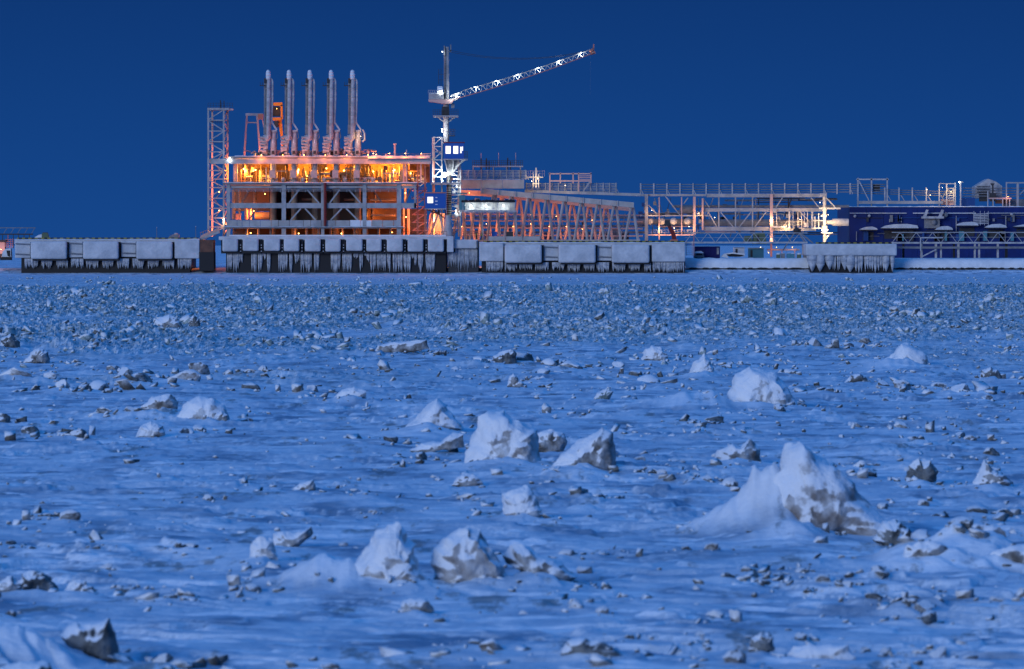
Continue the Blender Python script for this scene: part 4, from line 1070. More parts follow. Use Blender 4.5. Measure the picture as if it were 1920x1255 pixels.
# ------------------------------------------------------------------ five loading arms
def loading_arm(cx, label):
    a = Thing('cargo_loader', label, 'loading arm', (cx, 342.5, 9), 'row of five loading arms')
    o = cx - 513.0
    X = lambda v: v + o
    a.tube('column', 'frost', (X(512.5), 247, 10), (X(512.5), 321, 10), 0.72, n=16)
    a.box('base_box', 'steel', X(505), 319, X(516.5), 334, 7.6, 9.2, bevel=0.06)
    a.tube('base', 'steel', (X(512.5), 333, 10), (X(512.5), 342.6, 10), 0.9, n=14)
    a.box('control_box', 'dark', X(509.2), 283, X(514.2), 289, 9.0, 9.4)
    a.box('name_plate', 'white', X(511), 262, X(512.4), 269, 9.2, 9.34)
    # standing inboard and outboard booms, folded together
    b1 = a.tube('outboard_pipe', 'frost', (X(504), 145, 8.5), (X(503), 256, 8.5), 0.46, 0.54, n=12)
    a.tube('pipe_end', 'frost', (X(503), 231, 8.1), (X(502), 262, 8.1), 0.42, 0.2, n=10, parent=b1)
    a.tube('inboard_pipe', 'steel_dim', (X(497), 148, 9.6), (X(497), 236, 9.6), 0.30, n=10)
    a.part('truss_plate', MB().box(X(498.6), 150, X(501), 232, 9.3, 9.5), 'steel_dim')
    b2 = a.part('return_pipe', MB().path([(X(506), 146.5, 9), (X(509.5), 149, 9), (X(511), 154, 9), (X(510.6), 190, 9), (X(508.8), 232, 9)], 0.27, 8), 'frost')
    a.part('tie_rod', MB().bar((X(507.2), 150, 8.6), (X(507), 236, 8.6), 0.12), 'steel_dim', parent=b2)
    mb = MB()
    for k, (y, r) in enumerate(((131.5, .22), (133, .46), (137, .58), (143, .64), (149, .58))):
        if k: mb.tube((X(502.3 + k * .2), py_, 8.6), (X(502.5 + k * .2), y, 8.6), pr_, r, 12)
        py_, pr_ = y, r
    a.part('apex_cap', mb, 'snow', smooth=True)
    a.part('sheave', MB().box(X(495), 147, X(499.5), 156, 9, 10), 'dark')
    a.part('side_platform', MB().box(X(487), 160, X(498), 161.4, 9, 10.2).bar((X(488), 154, 9.4), (X(488), 161, 9.4), .1).bar((X(492.5), 155, 9.4), (X(492.5), 161, 9.4), .1), 'dark')
    mb = MB()
    for y in (165, 182, 199, 216): mb.tube((X(503.6), y, 8.5), (X(503.6), y + 1.6, 8.5), .56, n=10).bar((X(497), y + 2, 9.2), (X(510), y + 2, 9.2), .16)
    a.part('pipe_flange', mb, 'steel')
    mb = MB()
    for k in range(6): mb.bar((X(497.4), 152 + k * 13, 9.9), (X(502), 165 + k * 13, 9.9), .12)
    a.part('lacing', mb, 'steel_dim')
    for y, r in ((246, .95), (276, .85), (300, .85)): a.tube('column_collar', 'frost', (X(512.5), y, 10), (X(512.5), y + 2.4, 10), r, n=14)
    # knuckle
    a.part('knuckle_frame', MB().bar((X(507), 226, 9.2), (X(519), 244, 9.2), .42).bar((X(506), 246, 9.2), (X(519), 245, 9.2), .4).bar((X(507.5), 226, 9.2), (X(506.5), 256, 9.2), .4).bar((X(509), 222, 9.6), (X(509.6), 230, 9.6), .5), 'frost')
    cw = a.box('counterweight', 'steel_dim', X(494), 234, X(500.5), 252, 9, 10.6)
    a.part('swivel', MB().ball((X(500), 259, 9.2), .95, 12, 7).tube((X(493), 257, 9.2), (X(508), 257, 9.2), .42, n=10), 'frost', smooth=True)
    a.tube('drop_pipe', 'frost', (X(499), 258, 9), (X(497), 280, 9), .46, .5, n=10)
    a.tube('drop_tip', 'steel_dim', (X(498), 278, 9), (X(501), 300, 9), .45, .12, n=8)
    mb = MB(); rv = random.Random(int(cx))
    for k in range(22):
        x, y = rv.uniform(486.5, 500), rv.uniform(256, 288)
        mb.box(X(x), y, X(x + rv.uniform(2, 5)), y + rv.uniform(2, 5), 8.2 + rv.random(), 9.6)
    for k in range(5):
        y = 258 + k * 6; mb.tube((X(487.5 + rv.uniform(-1, 1)), y, 8.6), (X(499), y + rv.uniform(-2, 2), 8.6), .3, n=8)
    a.part('shuttle_frame', MB().bar((X(488), 256, 9.8), (X(497), 292, 9.8), .3).bar((X(503), 254, 9.8), (X(500), 296, 9.8), .3), 'steel')
    a.part('valve_block', mb, 'steel')
    a.part('hose', MB().path([(X(519), 246, 10), (X(521), 258, 10), (X(517.5), 262, 10), (X(517), 300, 10)], 0.10, 6), 'steel_dim')
    a.part('ladder', MB().bar((X(517), 262, 10.6), (X(517), 319, 10.6), .12).bar((X(518.6), 262, 10.6), (X(518.6), 319, 10.6), .12), 'steel_dim')
    return a
LA = ['leftmost of the five grey loading arms', 'second loading arm from the left, right of the orange crane head', 'middle one of the five grey loading arms', 'fourth loading arm from the left, second from the right', 'rightmost of the five grey loading arms, lit warm at its knuckle']
arms = []
for cx, l in zip((513, 552, 591, 631, 671), LA):
    arms.append(loading_arm(cx, l))
arms[4].part('lit_hose', MB().path([(680, 243, 9), (683.5, 250, 9), (684, 262, 9), (679, 266, 9)], 0.2, 8), 'frost')
arms[4].lamp(676, 256, 7.8, 60, WRM, 0.12, 'lampy')

# ------------------------------------------------------------------ gangway tower
gt = Thing('gangway_tower', 'tall pale lattice tower at the left end of the loading platform', 'tower', (408, 443, 8))
posts = [(390.5, 8), (419.5, 8), (427, 14), (398, 14)]
for (x, d) in posts:
    gt.bar('post', 'steel' if d < 10 else 'pink', (x, 203, d), (x, 444, d), 0.42)
lv = [225.7, 246, 266, 285, 302, 320, 336, 352, 372, 391, 409, 426]
for i, y in enumerate(lv):
    for j in range(4):
        (xa, da), (xb, db) = posts[j], posts[(j + 1) % 4]
        gt.bar('crossbar', 'steel' if y < 300 else 'pink', (xa, y, da), (xb, y, db), 0.26)  # lower half salmon: warm lamplight put into the colour
lv2 = [205] + lv + [443]
for i in range(len(lv2) - 1):
    a, b_ = (390.5, 419.5) if i % 2 else (419.5, 390.5)
    gt.bar('diagonal', 'steel' if i < 5 else 'pink', (a, lv2[i] + 1, 8), (b_, lv2[i + 1] - 1, 8), 0.24)
    a, b_ = (419.5, 427) if i % 2 else (427, 419.5)
    gt.bar('diagonal', 'pink', (a, lv2[i] + 1, 8 if a < 420 else 14), (b_, lv2[i + 1] - 1, 8 if b_ < 420 else 14), 0.22)
gt.part('top_frame', MB().box(388.8, 202.5, 430, 206.5, 7.6, 14.4), 'steel')
gt.box('top_arm', 'pink', 428, 204, 437, 207, 8, 10)
mb = MB(); rails(mb, 390, 436, 193, 202.6, 8, 2, 5.2, 0.07)
mb.bar((413.5, 188, 9), (413.5, 203, 9), 0.26).bar((420, 189, 9), (420, 203, 9), 0.2)
gt.part('top_railing', mb, 'dark')
for y in (225, 237, 262):
    mb = MB(); rails(mb, 391, 418, y, y + 9, 10, 2, 3.4, 0.06); gt.part('landing_railing', mb, 'dark')
gt.part('landing', MB().box(389, 225, 421, 226.8, 8.4, 13.6), 'dark')
mb = MB()
for k in range(9): mb.bar((402 if k % 2 else 416, 290 + k * 17, 11), (416 if k % 2 else 402, 290 + (k + 1) * 17, 11), 0.18, 0.7)
gt.part('stair', mb, 'steel_dim')
gt.lamp(430.5, 296.5, 7, 260, WHT, 0.22, 'lampw')
gt.lamp(419.5, 411.5, 7.2, 90, WRM, 0.22, 'lampw')
for (x, y, p) in ((423.5, 417, 320), (411, 395, 200), (411, 360, 200), (411, 325, 160), (404, 432, 200), (411, 285, 70)):
    gt.lamp(x, y, 12, p, DEEP, 0.18)
# ramp at its foot
rp = Thing('access_ramp', 'sloping covered gangway from the left quay up to the lattice tower', 'gangway', (392, 447, 4))
rp.part('deck', MB().prism([(374, 447), (411, 433), (411, 437), (376, 451)], 3, 6), 'steel')
rp.part('side_panel', MB().prism([(378, 441), (411, 427), (411, 433), (374, 447)], 5.4, 5.9), 'pink')
mb = MB(); 
for k in range(8): mb.bar((376 + k * 5, 444 - k * 2, 3), (376 + k * 5, 436 - k * 2, 3), .07)
mb.bar((375, 437, 3), (411, 422, 3), .08)
rp.part('handrail', mb, 'redframe')

# ------------------------------------------------------------------ deck cranes behind the arms
af = Thing('a_frame', 'pale portal frame on the roof left of the first loading arm', 'frame', (470, 292, 20))
af.bar('leg', 'pink', (458, 293, 20), (463, 216, 20), .42); af.bar('leg', 'pink', (482, 216, 20), (488, 293, 20), .42)
af.bar('top_beam', 'frost', (460.5, 215, 20), (493, 215, 20), .6); af.bar('crossbar', 'pink', (463, 230, 20), (483, 230, 20), .3)
af.part('winch', MB().box(484, 214, 493, 224, 19, 21), 'redframe'); af.bar('stay', 'pink', (491, 217, 20), (498, 258, 20), .25)
oc = Thing('deck_crane', 'orange knuckle-boom crane head with black machinery between the first two arms', 'crane', (527, 292, 22))
oc.part('boom', MB().prism([(521, 226), (528, 226), (531.5, 262), (532.5, 293), (529, 293), (527, 262)], 21, 22), 'orange')
oc.part('housing', MB().prism([(510, 193), (529, 192), (529.5, 199), (510, 198)], 20, 23), 'orange')
oc.box('machinery', 'black', 511, 200, 525, 218, 20.4, 22.4)
oc.part('side_beam', MB().prism([(526, 197), (529.5, 197), (530, 224), (526.5, 222)], 20, 23), 'orange')
oc.box('lower_band', 'orange', 511, 220.5, 528, 226, 20, 23); oc.box('motor', 'dark', 514, 227, 522, 239, 20.4, 22)
oc.lamp(506, 252, 21, 120, SOD, .12); oc.lamp(519, 204, 17, 40, SOD, .06)  # the lamp by the housing is added to brighten the orange paint

# ------------------------------------------------------------------ tower crane
tcr = Thing('tower_crane', 'tall floodlit tower crane with blue cabin and long raised lattice jib', 'crane', (842, 443, 14))
D = 14
tcr.tube('lower_column', 'dark', (842, 300, D), (842, 408, D), 0.62, n=14)
mb = MB()
for k in range(14): mb.tube((842, 352 + k * 4.2, D), (842, 353.4 + k * 4.2, D), 0.68, n=14)
tcr.part('column_rib', mb, 'steel_dim')
tcr.tube('foot_cone', 'frost', (840, 404, 10), (839, 446, 10), 0.5, 1.5, n=14)
tcr.tube('column', 'frost', (836.5, 190, D), (836.5, 270, D), 0.74, n=16)
tcr.tube('mast', 'steel', (837, 88, D), (837, 190, D), 0.62, 0.70, n=12)
mb = MB()
for k in range(20): mb.bar((833.4, 92 + k * 4.6, 13.2), (835.6, 92 + k * 4.6, 13.2), .07)
mb.bar((833.4, 90, 13.2), (833.4, 184, 13.2), .1).bar((835.8, 90, 13.2), (835.8, 184, 13.2), .1)
tcr.part('ladder', mb, 'dark')
tcr.part('mast_head', MB().box(832, 86, 834.4, 104, 13, 15).box(839, 88, 841, 102, 13.4, 15).bar((845, 84, 14), (845, 98, 14), .3).bar((838, 99, 14), (846, 95, 14), .3), 'steel_dim')
tcr.part('mast_rail', MB().bar((822.6, 130, D), (822.6, 158, D), .12).bar((827, 128, D), (827, 180, D), .1).bar((822, 150, D), (832, 150, D), .08).bar((822, 140, D), (832, 140, D), .08), 'dark')
mh = tcr.box('machinery_house', 'steel', 804, 176, 832, 187, 12, 17, bevel=0.12)
tcr.part('snow', MB().box(805, 174.4, 832, 176.2, 12.2, 16.8), 'snow', parent=mh)
tcr.part('slew_deck', MB().prism([(803, 187), (852, 187), (846, 194.5), (830, 194.5), (804, 190.5)], 11.6, 17), 'pink')
tcr.part('winch', MB().box(820, 162, 829, 175, 13, 15).tube((822, 168, 12.6), (830, 168, 12.6), .6, n=10), 'white')
mb = MB(); rails(mb, 803, 830, 169, 176, 12, 2, 4, .07); tcr.part('house_railing', mb, 'steel')
tcr.part('platform', MB().box(812, 216.5, 859, 219.5, 11, 18), 'steel')
mb = MB(); rails(mb, 812, 859, 205.5, 217, 11.2, 3, 3.9, .08); tcr.part('platform_railing', mb, 'dark')
tcr.bar('platform_bracket', 'steel', (820, 219.5, D), (831, 228, D), .3); tcr.bar('platform_bracket', 'steel', (854, 219.5, D), (842, 228, D), .3)
tcr.part('panel_box', MB().box(828.5, 200, 842, 216.4, 12.4, 13), 'dark')
mb = MB(); rails(mb, 842, 853, 242, 255, 12.6, 3, 3, .08); mb.box(841, 254, 853, 255.6, 12.6, 15)
tcr.part('small_cage', mb, 'dark')
# cabin
cb = tcr.box('cabin', 'blue', 832.6, 268, 870, 298, 9.0, 15, bevel=0.05)
for (a, b_) in ((835.6, 845), (850, 859)):
    w_ = tcr.box('window', 'window', a, 274.2, b_, 288.4, 8.93, 8.99, parent=cb)
    
tcr.box('window', 'window', 863, 275.5, 865.4, 287.5, 8.93, 8.99, parent=cb)
tcr.box('window', 'window', 866.4, 275, 868, 283, 8.93, 8.99, parent=cb)
tcr.part('cabin_roof', MB().box(831.6, 266.6, 871, 268.2, 8.8, 15.2), 'red', parent=cb)
tcr.part('cabin_floor', MB().box(831, 298, 877, 300, 8.8, 15.2), 'steel', parent=cb)
mb = MB(); rails(mb, 870.5, 876.6, 284, 298, 9, 3, 3, .1); tcr.part('balcony_railing', mb, 'dark', parent=cb)
for (ax, ay, bx, by) in ((834, 300, 840, 325), (868, 300, 846, 328), (850, 300, 848, 330), (872, 300, 847, 318)):
    tcr.bar('cabin_bracket', 'steel', (ax, ay, 11), (bx, by, 12), .32)
tcr.part('cabin_hopper', MB().prism([(836, 300), (862, 300), (850, 326), (840, 330)], 11.6, 12.6), 'steel_dim')
# lower control cabin
cb2 = Thing('control_cabin', 'small blue cabin with one lit window hanging beside the crane column', 'cabin', (816, 391, 9))
cc = cb2.box('shell', 'blue', 797, 362.5, 835, 391, 8, 13, bevel=0.05)
cb2.box('window', 'window', 801.5, 369.5, 812, 381, 7.93, 7.99)
cb2.part('lettering', MB().box(816.5, 370, 820, 371.3, 7.93, 7.99).box(816, 376.6, 820.4, 378.4, 7.93, 7.99).box(816, 383, 820.4, 384.4, 7.93, 7.99), 'white')
cb2.box('roof_edge', 'redframe', 796.4, 360.8, 835.6, 362.6, 7.8, 13.2)
cb2.box('floor_edge', 'steel', 796, 391, 836, 392.8, 7.8, 13.2)
for (ax, ay, bx, by) in ((800, 393, 828, 404), (834, 393, 838, 416), (812, 393, 834, 410)):
    cb2.bar('bracket', 'rust', (ax, ay, 10), (bx, by, 11), .3)
# service lattice around the column
st = Thing('service_tower', 'narrow pale lattice stair tower beside the crane, lit white by floodlights', 'tower', (838, 443, 16))
for x, y0, d, mk in ((811.5, 258, 13, 'pink'), (828.5, 258, 13, 'steel'), (863, 302, 13, 'frost'), (860, 302, 18, 'frost'), (814, 258, 18, 'pink')):
    st.bar('post', mk, (x, y0, d), (x, 444, d), .34)
for i, y in enumerate((258, 275, 285, 300, 318, 332)):
    st.bar('crossbar', 'steel', (811, y, 13), (829, y, 13), .24)
    if y < 320: st.bar('diagonal', 'frost', (812 if i % 2 else 828, y, 13), (828 if i % 2 else 812, y + 15, 13), .24)
for i, y in enumerate((308, 322, 336, 352, 366, 380, 396, 412, 428)):
    st.bar('crossbar', 'frost', (847, y, 15), (864, y, 13), .26)
    st.part('step_plate', MB().box(848, y + 6, 862, y + 7.4, 13.6, 16), 'frost')
    st.bar('diagonal', 'frost', (848 if i % 2 else 862, y, 14), (862 if i % 2 else 848, y + 14, 14), .2)
for (x, y, w) in ((852, 313, 7), (854, 343, 5), (848, 358, 6), (852, 384, 7), (850, 402, 8), (853, 420, 7)):
    st.part('junction_box', MB().box(x, y, x + w, y + 5, 13, 14.6), 'frost')
st.part('drum', MB().tube((851, 402, 12.6), (857, 408, 12.6), .8, n=12), 'frost')
st.part('floor_plate', MB().box(808, 342.5, 866, 346, 9, 18), 'steel')
mb = MB(); rails(mb, 808, 864, 333, 342.5, 9.2, 2, 5, .08); st.part('railing', mb, 'dark')
for (ax, bx, mk) in ((806, 824, 'pink'), (834, 822, 'frost'), (800, 812, 'pink')):
    st.bar('lower_strut', mk, (ax, 443, 13), (bx, 394, 13), .5)
st.part('lower_wall', MB().prism([(806, 400), (834, 400), (830, 444), (800, 444)], 21, 21.5), 'pink')
# floodlights
tcr.lamp(833.5, 328, 10.5, 1500, WHT, .62, 'lampw')
tcr.lamp(826, 332, 10.8, 150, WHT, .3, 'lampw')
tcr.lamp(829, 242, 11.5, 150, WHT, .16, 'lampw')
tcr.lamp(828.8, 247, 11.5, 90, WHT, .16, 'lampw')
tcr.lamp(829.5, 97.5, 12.6, 25, WHT, .18, 'lampw')
tcr.lamp(826, 171, 12, 110, WHT, .14, 'lampw')
tcr.lamp(856, 350, 12, 120, WHT, .14, 'lampw')
tcr.lamp(855, 395, 12, 120, WHT, .16, 'lampw')
tcr.lamp(846, 181, 11, 60, WHT, .14, 'lampw')
st.lamp(818, 410, 17, 420, WRM, .16, 'lampy')
st.lamp(812, 425, 16, 420, DEEP, .16)
# jib
jib_parts = []
def J(t, s=0.0, w=0.0):
    """point of the jib: t along it, s across (px up), w sideways (m)"""
    x = 852 + (1113 - 852) * t; y = 186.5 + (99.5 - 186.5) * t - 4.0 * math.sin(math.pi * t) * -1.0
    h = 12.0 * (1 - 0.35 * t) * min(1.0, 0.35 + t * 8)
    return (x - s * h * 0.31, y - s * h * 0.95, D + w)
N = 26
for nm, s, w in (('lower_chord', 0, -0.8), ('lower_chord', 0, 0.8), ('upper_chord', 1, 0)):
    mb = MB()
    for k in range(N): mb.bar(J(k / N, s, w), J((k + 1) / N, s, w), .20)
    tcr.part(nm, mb, 'redframe' if s == 0 else 'steel_dim')
for k in range(N):
    mb = MB()
    t0, t1, tm = k / N, (k + 1) / N, (k + .5) / N
    for w in (-.8, .8):
        mb.bar(J(t0, 0, w), J(tm, 1, 0), .13); mb.bar(J(tm, 1, 0), J(t1, 0, w), .13)
    mb.bar(J(t0, 0, -.8), J(t0, 0, .8), .12)
    tcr.part('jib_lacing', mb, 'steel')
tcr.part('jib_foot', MB().bar((844, 188, D), J(0.02, 0, 0), .8).bar((846, 180, D), J(0.05, 1, 0), .5).box(846, 194, 852, 203, 13, 14), 'steel')
tcr.part('jib_head', MB().bar((1112, 98, D), (1113.5, 83, D), .3).bar((1107, 101, D), (1116, 98, D), .8).tube((1108, 93, D), (1111, 96, D), .8, n=10), 'redframe')
for t in (.03, .165, .315, .465, .615, .765, .92):
    x, y, d = J(t, 1.02, 0)
    tcr.lamp(x, y, d - 0.75, 130, WHT, .2, 'lampw', soft=.12)
cab = MB()
def sag(a, b, s, n=14):
    pts = []
    for k in range(n + 1):
        t = k / n
        pts.append((a[0] + (b[0] - a[0]) * t, a[1] + (b[1] - a[1]) * t + 4 * s * t * (1 - t), D))
    return pts
cab.path(sag((845, 98), J(.93, 1)[:2], 13), .05, 5).path(sag((846, 95), J(.97, 1)[:2], 14.5), .05, 5)
tcr.part('pendant_cable', cab, 'dark')
tcr.part('hoist_rope', MB().tube((1107, 101, D), (1107, 178, D), .010, n=5), 'steel_dim')

# ------------------------------------------------------------------ floodlit gangway
gw = Thing('telescopic_gangway', 'brightly lit horizontal gangway with dark icy top right of the crane', 'gangway', (916, 398, 10))
gw.part('snow_roof', MB().box(868, 376.5, 966, 379.6, 9, 12), 'black')
mb = MB()
for k in range(34): mb.ball((868 + k * 2.9 + rq.uniform(-1, 1), 377 + rq.uniform(-.8, .8), 9.3), rq.uniform(.18, .4), 6, 4)
gw.part('frozen_net', mb, 'black')
gw.part('floor', MB().box(862, 394.5, 969, 397.6, 8.6, 12.2), 'steel')
gw.part('back_panel', MB().box(868, 379.8, 966, 394.4, 11.6, 11.8), 'frost')
for k in range(13):
    x = 868 + k * 8.1
    gw.bar('frame', 'frost', (x, 379.6, 9), (x, 394.6, 9), .13)
    if k < 12: gw.bar('lattice', 'frost', (x, 394 if k % 2 else 380, 9), (x + 8.1, 380 if k % 2 else 394, 9), .1)
gw.part('frost_fringe', icicles(MB(), 868, 966, 396, 400, 8.8, rq, n=40), 'icicle')
gw.part('landing', MB().box(861, 366, 872, 394, 10, 12).box(858, 362, 876, 364, 9.5, 12.5), 'teal')
for (x, p) in ((883, 120), (911, 120), (944, 120), (871, 60)):
    gw.lamp(x, 385.5, 10.2, p, WHT, .26, 'lampw', soft=.12)
for x in (905, 968):
    gw.bar('leg', 'steel', (x, 397, 12), (x, 446, 12), .3)

# ------------------------------------------------------------------ ramp trestle on raking legs
tr = Thing('ramp_trestle', 'long sloping concrete ramp beam standing on raking V-shaped legs', 'trestle', (1040, 451, 30))
for k in range(3):
    tr.box('upper_girder', 'concrete', 862 + k * 40.4, 337, 862 + (k + 1) * 40.4 - .5, 353.5, 27, 31)
for k in range(16):
    x = 868 + k * 20 + rq.uniform(-5, 5); tr.box('stored_equipment', rq.choice(['dark', 'teal', 'hullpale', 'steel_dim', 'pink']), x, rq.uniform(415, 440), x + rq.uniform(6, 18), 452, 58, 61)
for y in (408, 424, 436): tr.tube('rear_pipe', 'steel_dim', (866, y, 56), (1210, y, 56), .3, n=8)
for y, dd in ((402, 46), (414, 47), (427, 45), (441, 44)): tr.tube('rear_pipe', 'pink', (868, y, dd), (1205, y + 2, dd), .22, n=8)
for k in range(22): tr.bar('rear_strut', 'steel', (872 + k * 15, 400, 48), (872 + k * 15 + rq.choice([0, 8, -8]), 448, 48), .2)
snow_top(tr, 862, 983, 337.4, 27, 31, 1.0)
def beam_y(x): return 353.5 + (x - 901) * (380 - 353.5) / (1188.6 - 901)
n = 9
for k in range(n):
    xa = 901 + (1189 - 901) * k / n; xb = 901 + (1189 - 901) * (k + 1) / n - .5
    tr.part('ramp_beam', MB().prism([(xa, beam_y(xa)), (xb, beam_y(xb)), (xb, beam_y(xb) + 10), (xa, beam_y(xa) + 9.6)], 26, 29), 'concrete')
    tr.part('stiffener', MB().box(xa + .2, beam_y(xa) - .4, xa + 2, beam_y(xa) + 10.4, 25.7, 26.1), 'frost')
mb = MB()
tr.part('soffit_girder', MB().prism([(862, 356), (905, 358), (1180, 388), (1180, 396), (905, 368), (862, 366)], 38, 40), 'pink')
tops = [863, 895, 927, 959, 991.7, 1026, 1058.4, 1090.7, 1121.9, 1153, 1185.3]
for x in tops:
    ty = max(beam_y(x) + 9, 372 if x < 900 else 0)
    tr.tube('raking_leg', 'steel', (x - 2, ty, 27), (x - 14, 451, 27), .36, n=10)
    tr.tube('raking_leg', 'steel', (x + 2, ty, 28), (x + 11, 451, 28), .36, n=10)
    if x < 1130:
        tr.tube('rear_leg', 'pink', (x + 13, ty + 4, 40), (x + 1, 451, 40), .34, n=10)
        tr.tube('rear_leg', 'pink', (x + 16, ty + 4, 41), (x + 27, 451, 41), .34, n=10)
    tr.box('footing', 'concrete', x - 17, 449.5, x + 15, 453.5, 26, 30)
for (x, y, p) in ((866, 425, 420), (885, 425, 420), (912, 420, 420), (935, 425, 420), (962, 425, 320), (995, 420, 320), (1030, 425, 320), (1062, 425, 260), (1092, 430, 200), (880, 362, 260), (995, 403, 60), (1043, 406, 40), (1110, 413, 40)):
    tr.lamp(x, y, 35, p * .5, (1, .36, .14), .05)
mb = MB(); rails(mb, 866, 920, 433, 446, 13, 3, 4, .12); tr.part('red_barrier', mb, 'redframe')
tr.box('tool_crate', 'blue', 922, 434.5, 932, 443, 14, 18)
tr.box('tool_crate', 'dark', 949, 435, 962, 444, 14, 18)

# ------------------------------------------------------------------ cable racks along the top of the trestle
def rack(name, label, xs, y0, y1, d, n, mk, mkr, w=.24, braces=True):
    r = Thing(name, label, 'pipe rack', (0.5 * (xs[0] + xs[-1]), y1, d))
    for i, x in enumerate(xs):
        p = r.bar('post', mk, (x, y0, d), (x, y1, d), w)
        if braces and i % 2 == 0:
            r.bar('brace', mk, (x + .5, y0 + (y1 - y0) * .55, d), (x + 5, y1, d), w * .55, parent=p)
    for j in range(n):
        y = y0 + (y1 - y0) * (j + .5) / (n + .3)
        r.tube('cable_tray', mkr, (xs[0] - 2, y, d + .5), (xs[-1] + 2, y, d + .5), .11, n=6)
    return r
r1 = rack('cable_rack', 'close-set cable rack on the girder just right of the crane', [866 + 12 * k for k in range(11)], 319, 337, 29, 6, 'steel', 'steel')
mb = MB()
for k in range(6): mb.bar((872 + k * 20, 337, 32), (880 + k * 20, 320, 32), .2)
r1.part('rear_diagonal', mb, 'steel')
hr = Thing('upper_walkway', 'dark railed walkway with lamp masts above the cable rack', 'walkway', (935, 318, 30))
hr.part('deck', MB().box(886, 311, 981, 313.2, 29, 32), 'steel')
for x in (887, 903, 925, 950, 976): hr.bar('post', 'steel', (x, 313, 30), (x, 337, 30), .26)
mb = MB(); rails(mb, 886, 980, 301, 311.5, 29, 3, 3.9, .10); hr.part('railing', mb, 'dark')
for x, y in ((902, 297), (912, 297), (917, 302), (952, 296), (957, 303)): hr.bar('dark_post', 'dark', (x, y, 30), (x, 318, 30), .3)
for x in (902, 935, 967): hr.tube('lamp_mast', 'pink', (x, 287, 31), (x, 311, 31), .07, n=6)
r2 = rack('cable_rack', 'close-set cable rack in the middle, between the lit mast and the long bridge', [987 + 12 * k for k in range(15)], 343, 361.5, 33, 6, 'steel', 'steel')
r2.part('rail_beam', MB().prism([(984, 356), (1200, 363), (1200, 368), (984, 361)], 32, 34), 'steel')
lm = Thing('lit_mast', 'short mast with crossarm lit yellow above the middle rack', 'mast', (1005, 350, 30))
lm.bar('mast', 'frost', (1005, 315, 30), (1005, 352, 30), .42); lm.bar('crossarm', 'frost', (985, 332.5, 30), (1019, 332.5, 30), .3)
lm.part('ladder', MB().bar((1000, 322, 29.6), (1000, 352, 29.6), .15).bar((1010, 326, 29.6), (1010, 352, 29.6), .15).bar((998, 345, 29.5), (1012, 345, 29.5), .2), 'frost')
mb = MB(); rails(mb, 986, 1021, 320, 331, 32, 2, 4.5, .08); lm.part('railing', mb, 'pink')
lm.lamp(1008, 335, 28, 120, WRM, .14, 'lampy'); lm.lamp(997, 340, 28, 80, WRM, .12, 'lampy')
fr = Thing('open_frame', 'open pink steel frame standing above the middle rack', 'frame', (1069, 345, 32))
for x in (1031, 1050.5, 1074.5, 1085, 1108): fr.bar('post', 'pink', (x, 324, 32), (x, 360 if x in (1031, 1085) else 344, 32), .3)
fr.bar('top_rail', 'pink', (1029, 326, 32), (1109, 326, 32), .3); fr.bar('middle_rail', 'pink', (1030, 339.5, 32), (1109, 339.5, 32), .34)
mb = MB()
for y in (330, 333, 336.5): mb.bar((1085, y, 32), (1109, y, 32), .18)
fr.part('rail', mb, 'pink'); fr.bar('brace', 'steel', (1106, 341, 32), (1094, 358, 32), .3)
fr.lamp(1060, 348, 29, 60, WRM, .1, 'lampy')

# ------------------------------------------------------------------ long pipe bridge on the right
XS = [1201.2 + 24.55 * k for k in range(17)]
r3 = rack('cable_rack', 'long evenly spaced cable rack on top of the pipe bridge at right', XS, 343.8, 364, 46, 4, 'frost', 'steel_dim', .34)
pb = Thing('pipe_bridge', 'long pale steel pipe bridge with two big pipes behind the right-hand quay', 'bridge', (1390, 450, 46))
pb.box('top_beam', 'steel', 1325, 363.5, 1545, 370, 45, 47)
pb.box('top_beam', 'steel', 1190, 364, 1324, 368, 45, 47)
pb.box('middle_beam', 'steel', 1320, 390.6, 1541, 397, 45, 46.4)
pb.box('bottom_beam', 'steel', 1320, 425.6, 1452, 433, 45, 46.4)
pb.box('bottom_beam', 'steel', 1452, 427, 1530, 433, 45, 46.4)
for x in (1347.7, 1379, 1411): pb.bar('hanger', 'steel', (x, 370, 45.4), (x, 427, 45.4), .34)
for (x, w, y0, y1, mk) in ((1446.5, 5.5, 364, 456, 'pink'), (1302, 4.6, 369, 440, 'pink'), (1317.5, 3.2, 372, 432, 'pink'), (1212, 6, 364, 456, 'steel'), (1480, 2.6, 397, 428, 'frost'), (1523, 3.6, 397, 430, 'frost'), (1278, 2, 370, 440, 'pink'), (1236, 2, 370, 450, 'pink')):
    pb.box('column', mk, x - w / 2, y0, x + w / 2, y1, 44, 44 + w * .14)
for (ax, ay, bx, by) in ((1328, 398, 1344, 426), (1351, 398, 1375, 426), (1408, 398, 1386, 426), (1415, 426, 1436, 398), (1467, 371, 1455, 389), (1521, 371, 1535, 389), (1246, 366, 1275, 404), (1216, 385, 1232, 402), (1485, 398, 1478, 416), (1500, 398, 1522, 420), (1466, 427, 1476, 415), (1290, 371, 1282, 382), (1318, 372, 1330, 389)):
    pb.bar('diagonal', 'steel', (ax, ay, 45), (bx, by, 45), .26)
for x in (1456, 1487, 1496, 1503, 1508, 1514): pb.bar('stanchion', 'frost', (x, 398, 44.6), (x, 428, 44.6), .18)
pb.tube('upper_pipe', 'steel_dim', (1260, 387, 52), (1592, 387, 52), .38, n=12)
pb.tube('main_pipe', 'steel_dim', (1320, 418, 50), (1548, 418, 50), .92, n=18)
pb.tube('main_pipe', 'steel_dim', (1195, 416, 52), (1300, 416, 52), .8, n=16)
pb.tube('grey_drum', 'steel_dim', (1275, 393, 51), (1302, 393, 51), 1.1, n=14)
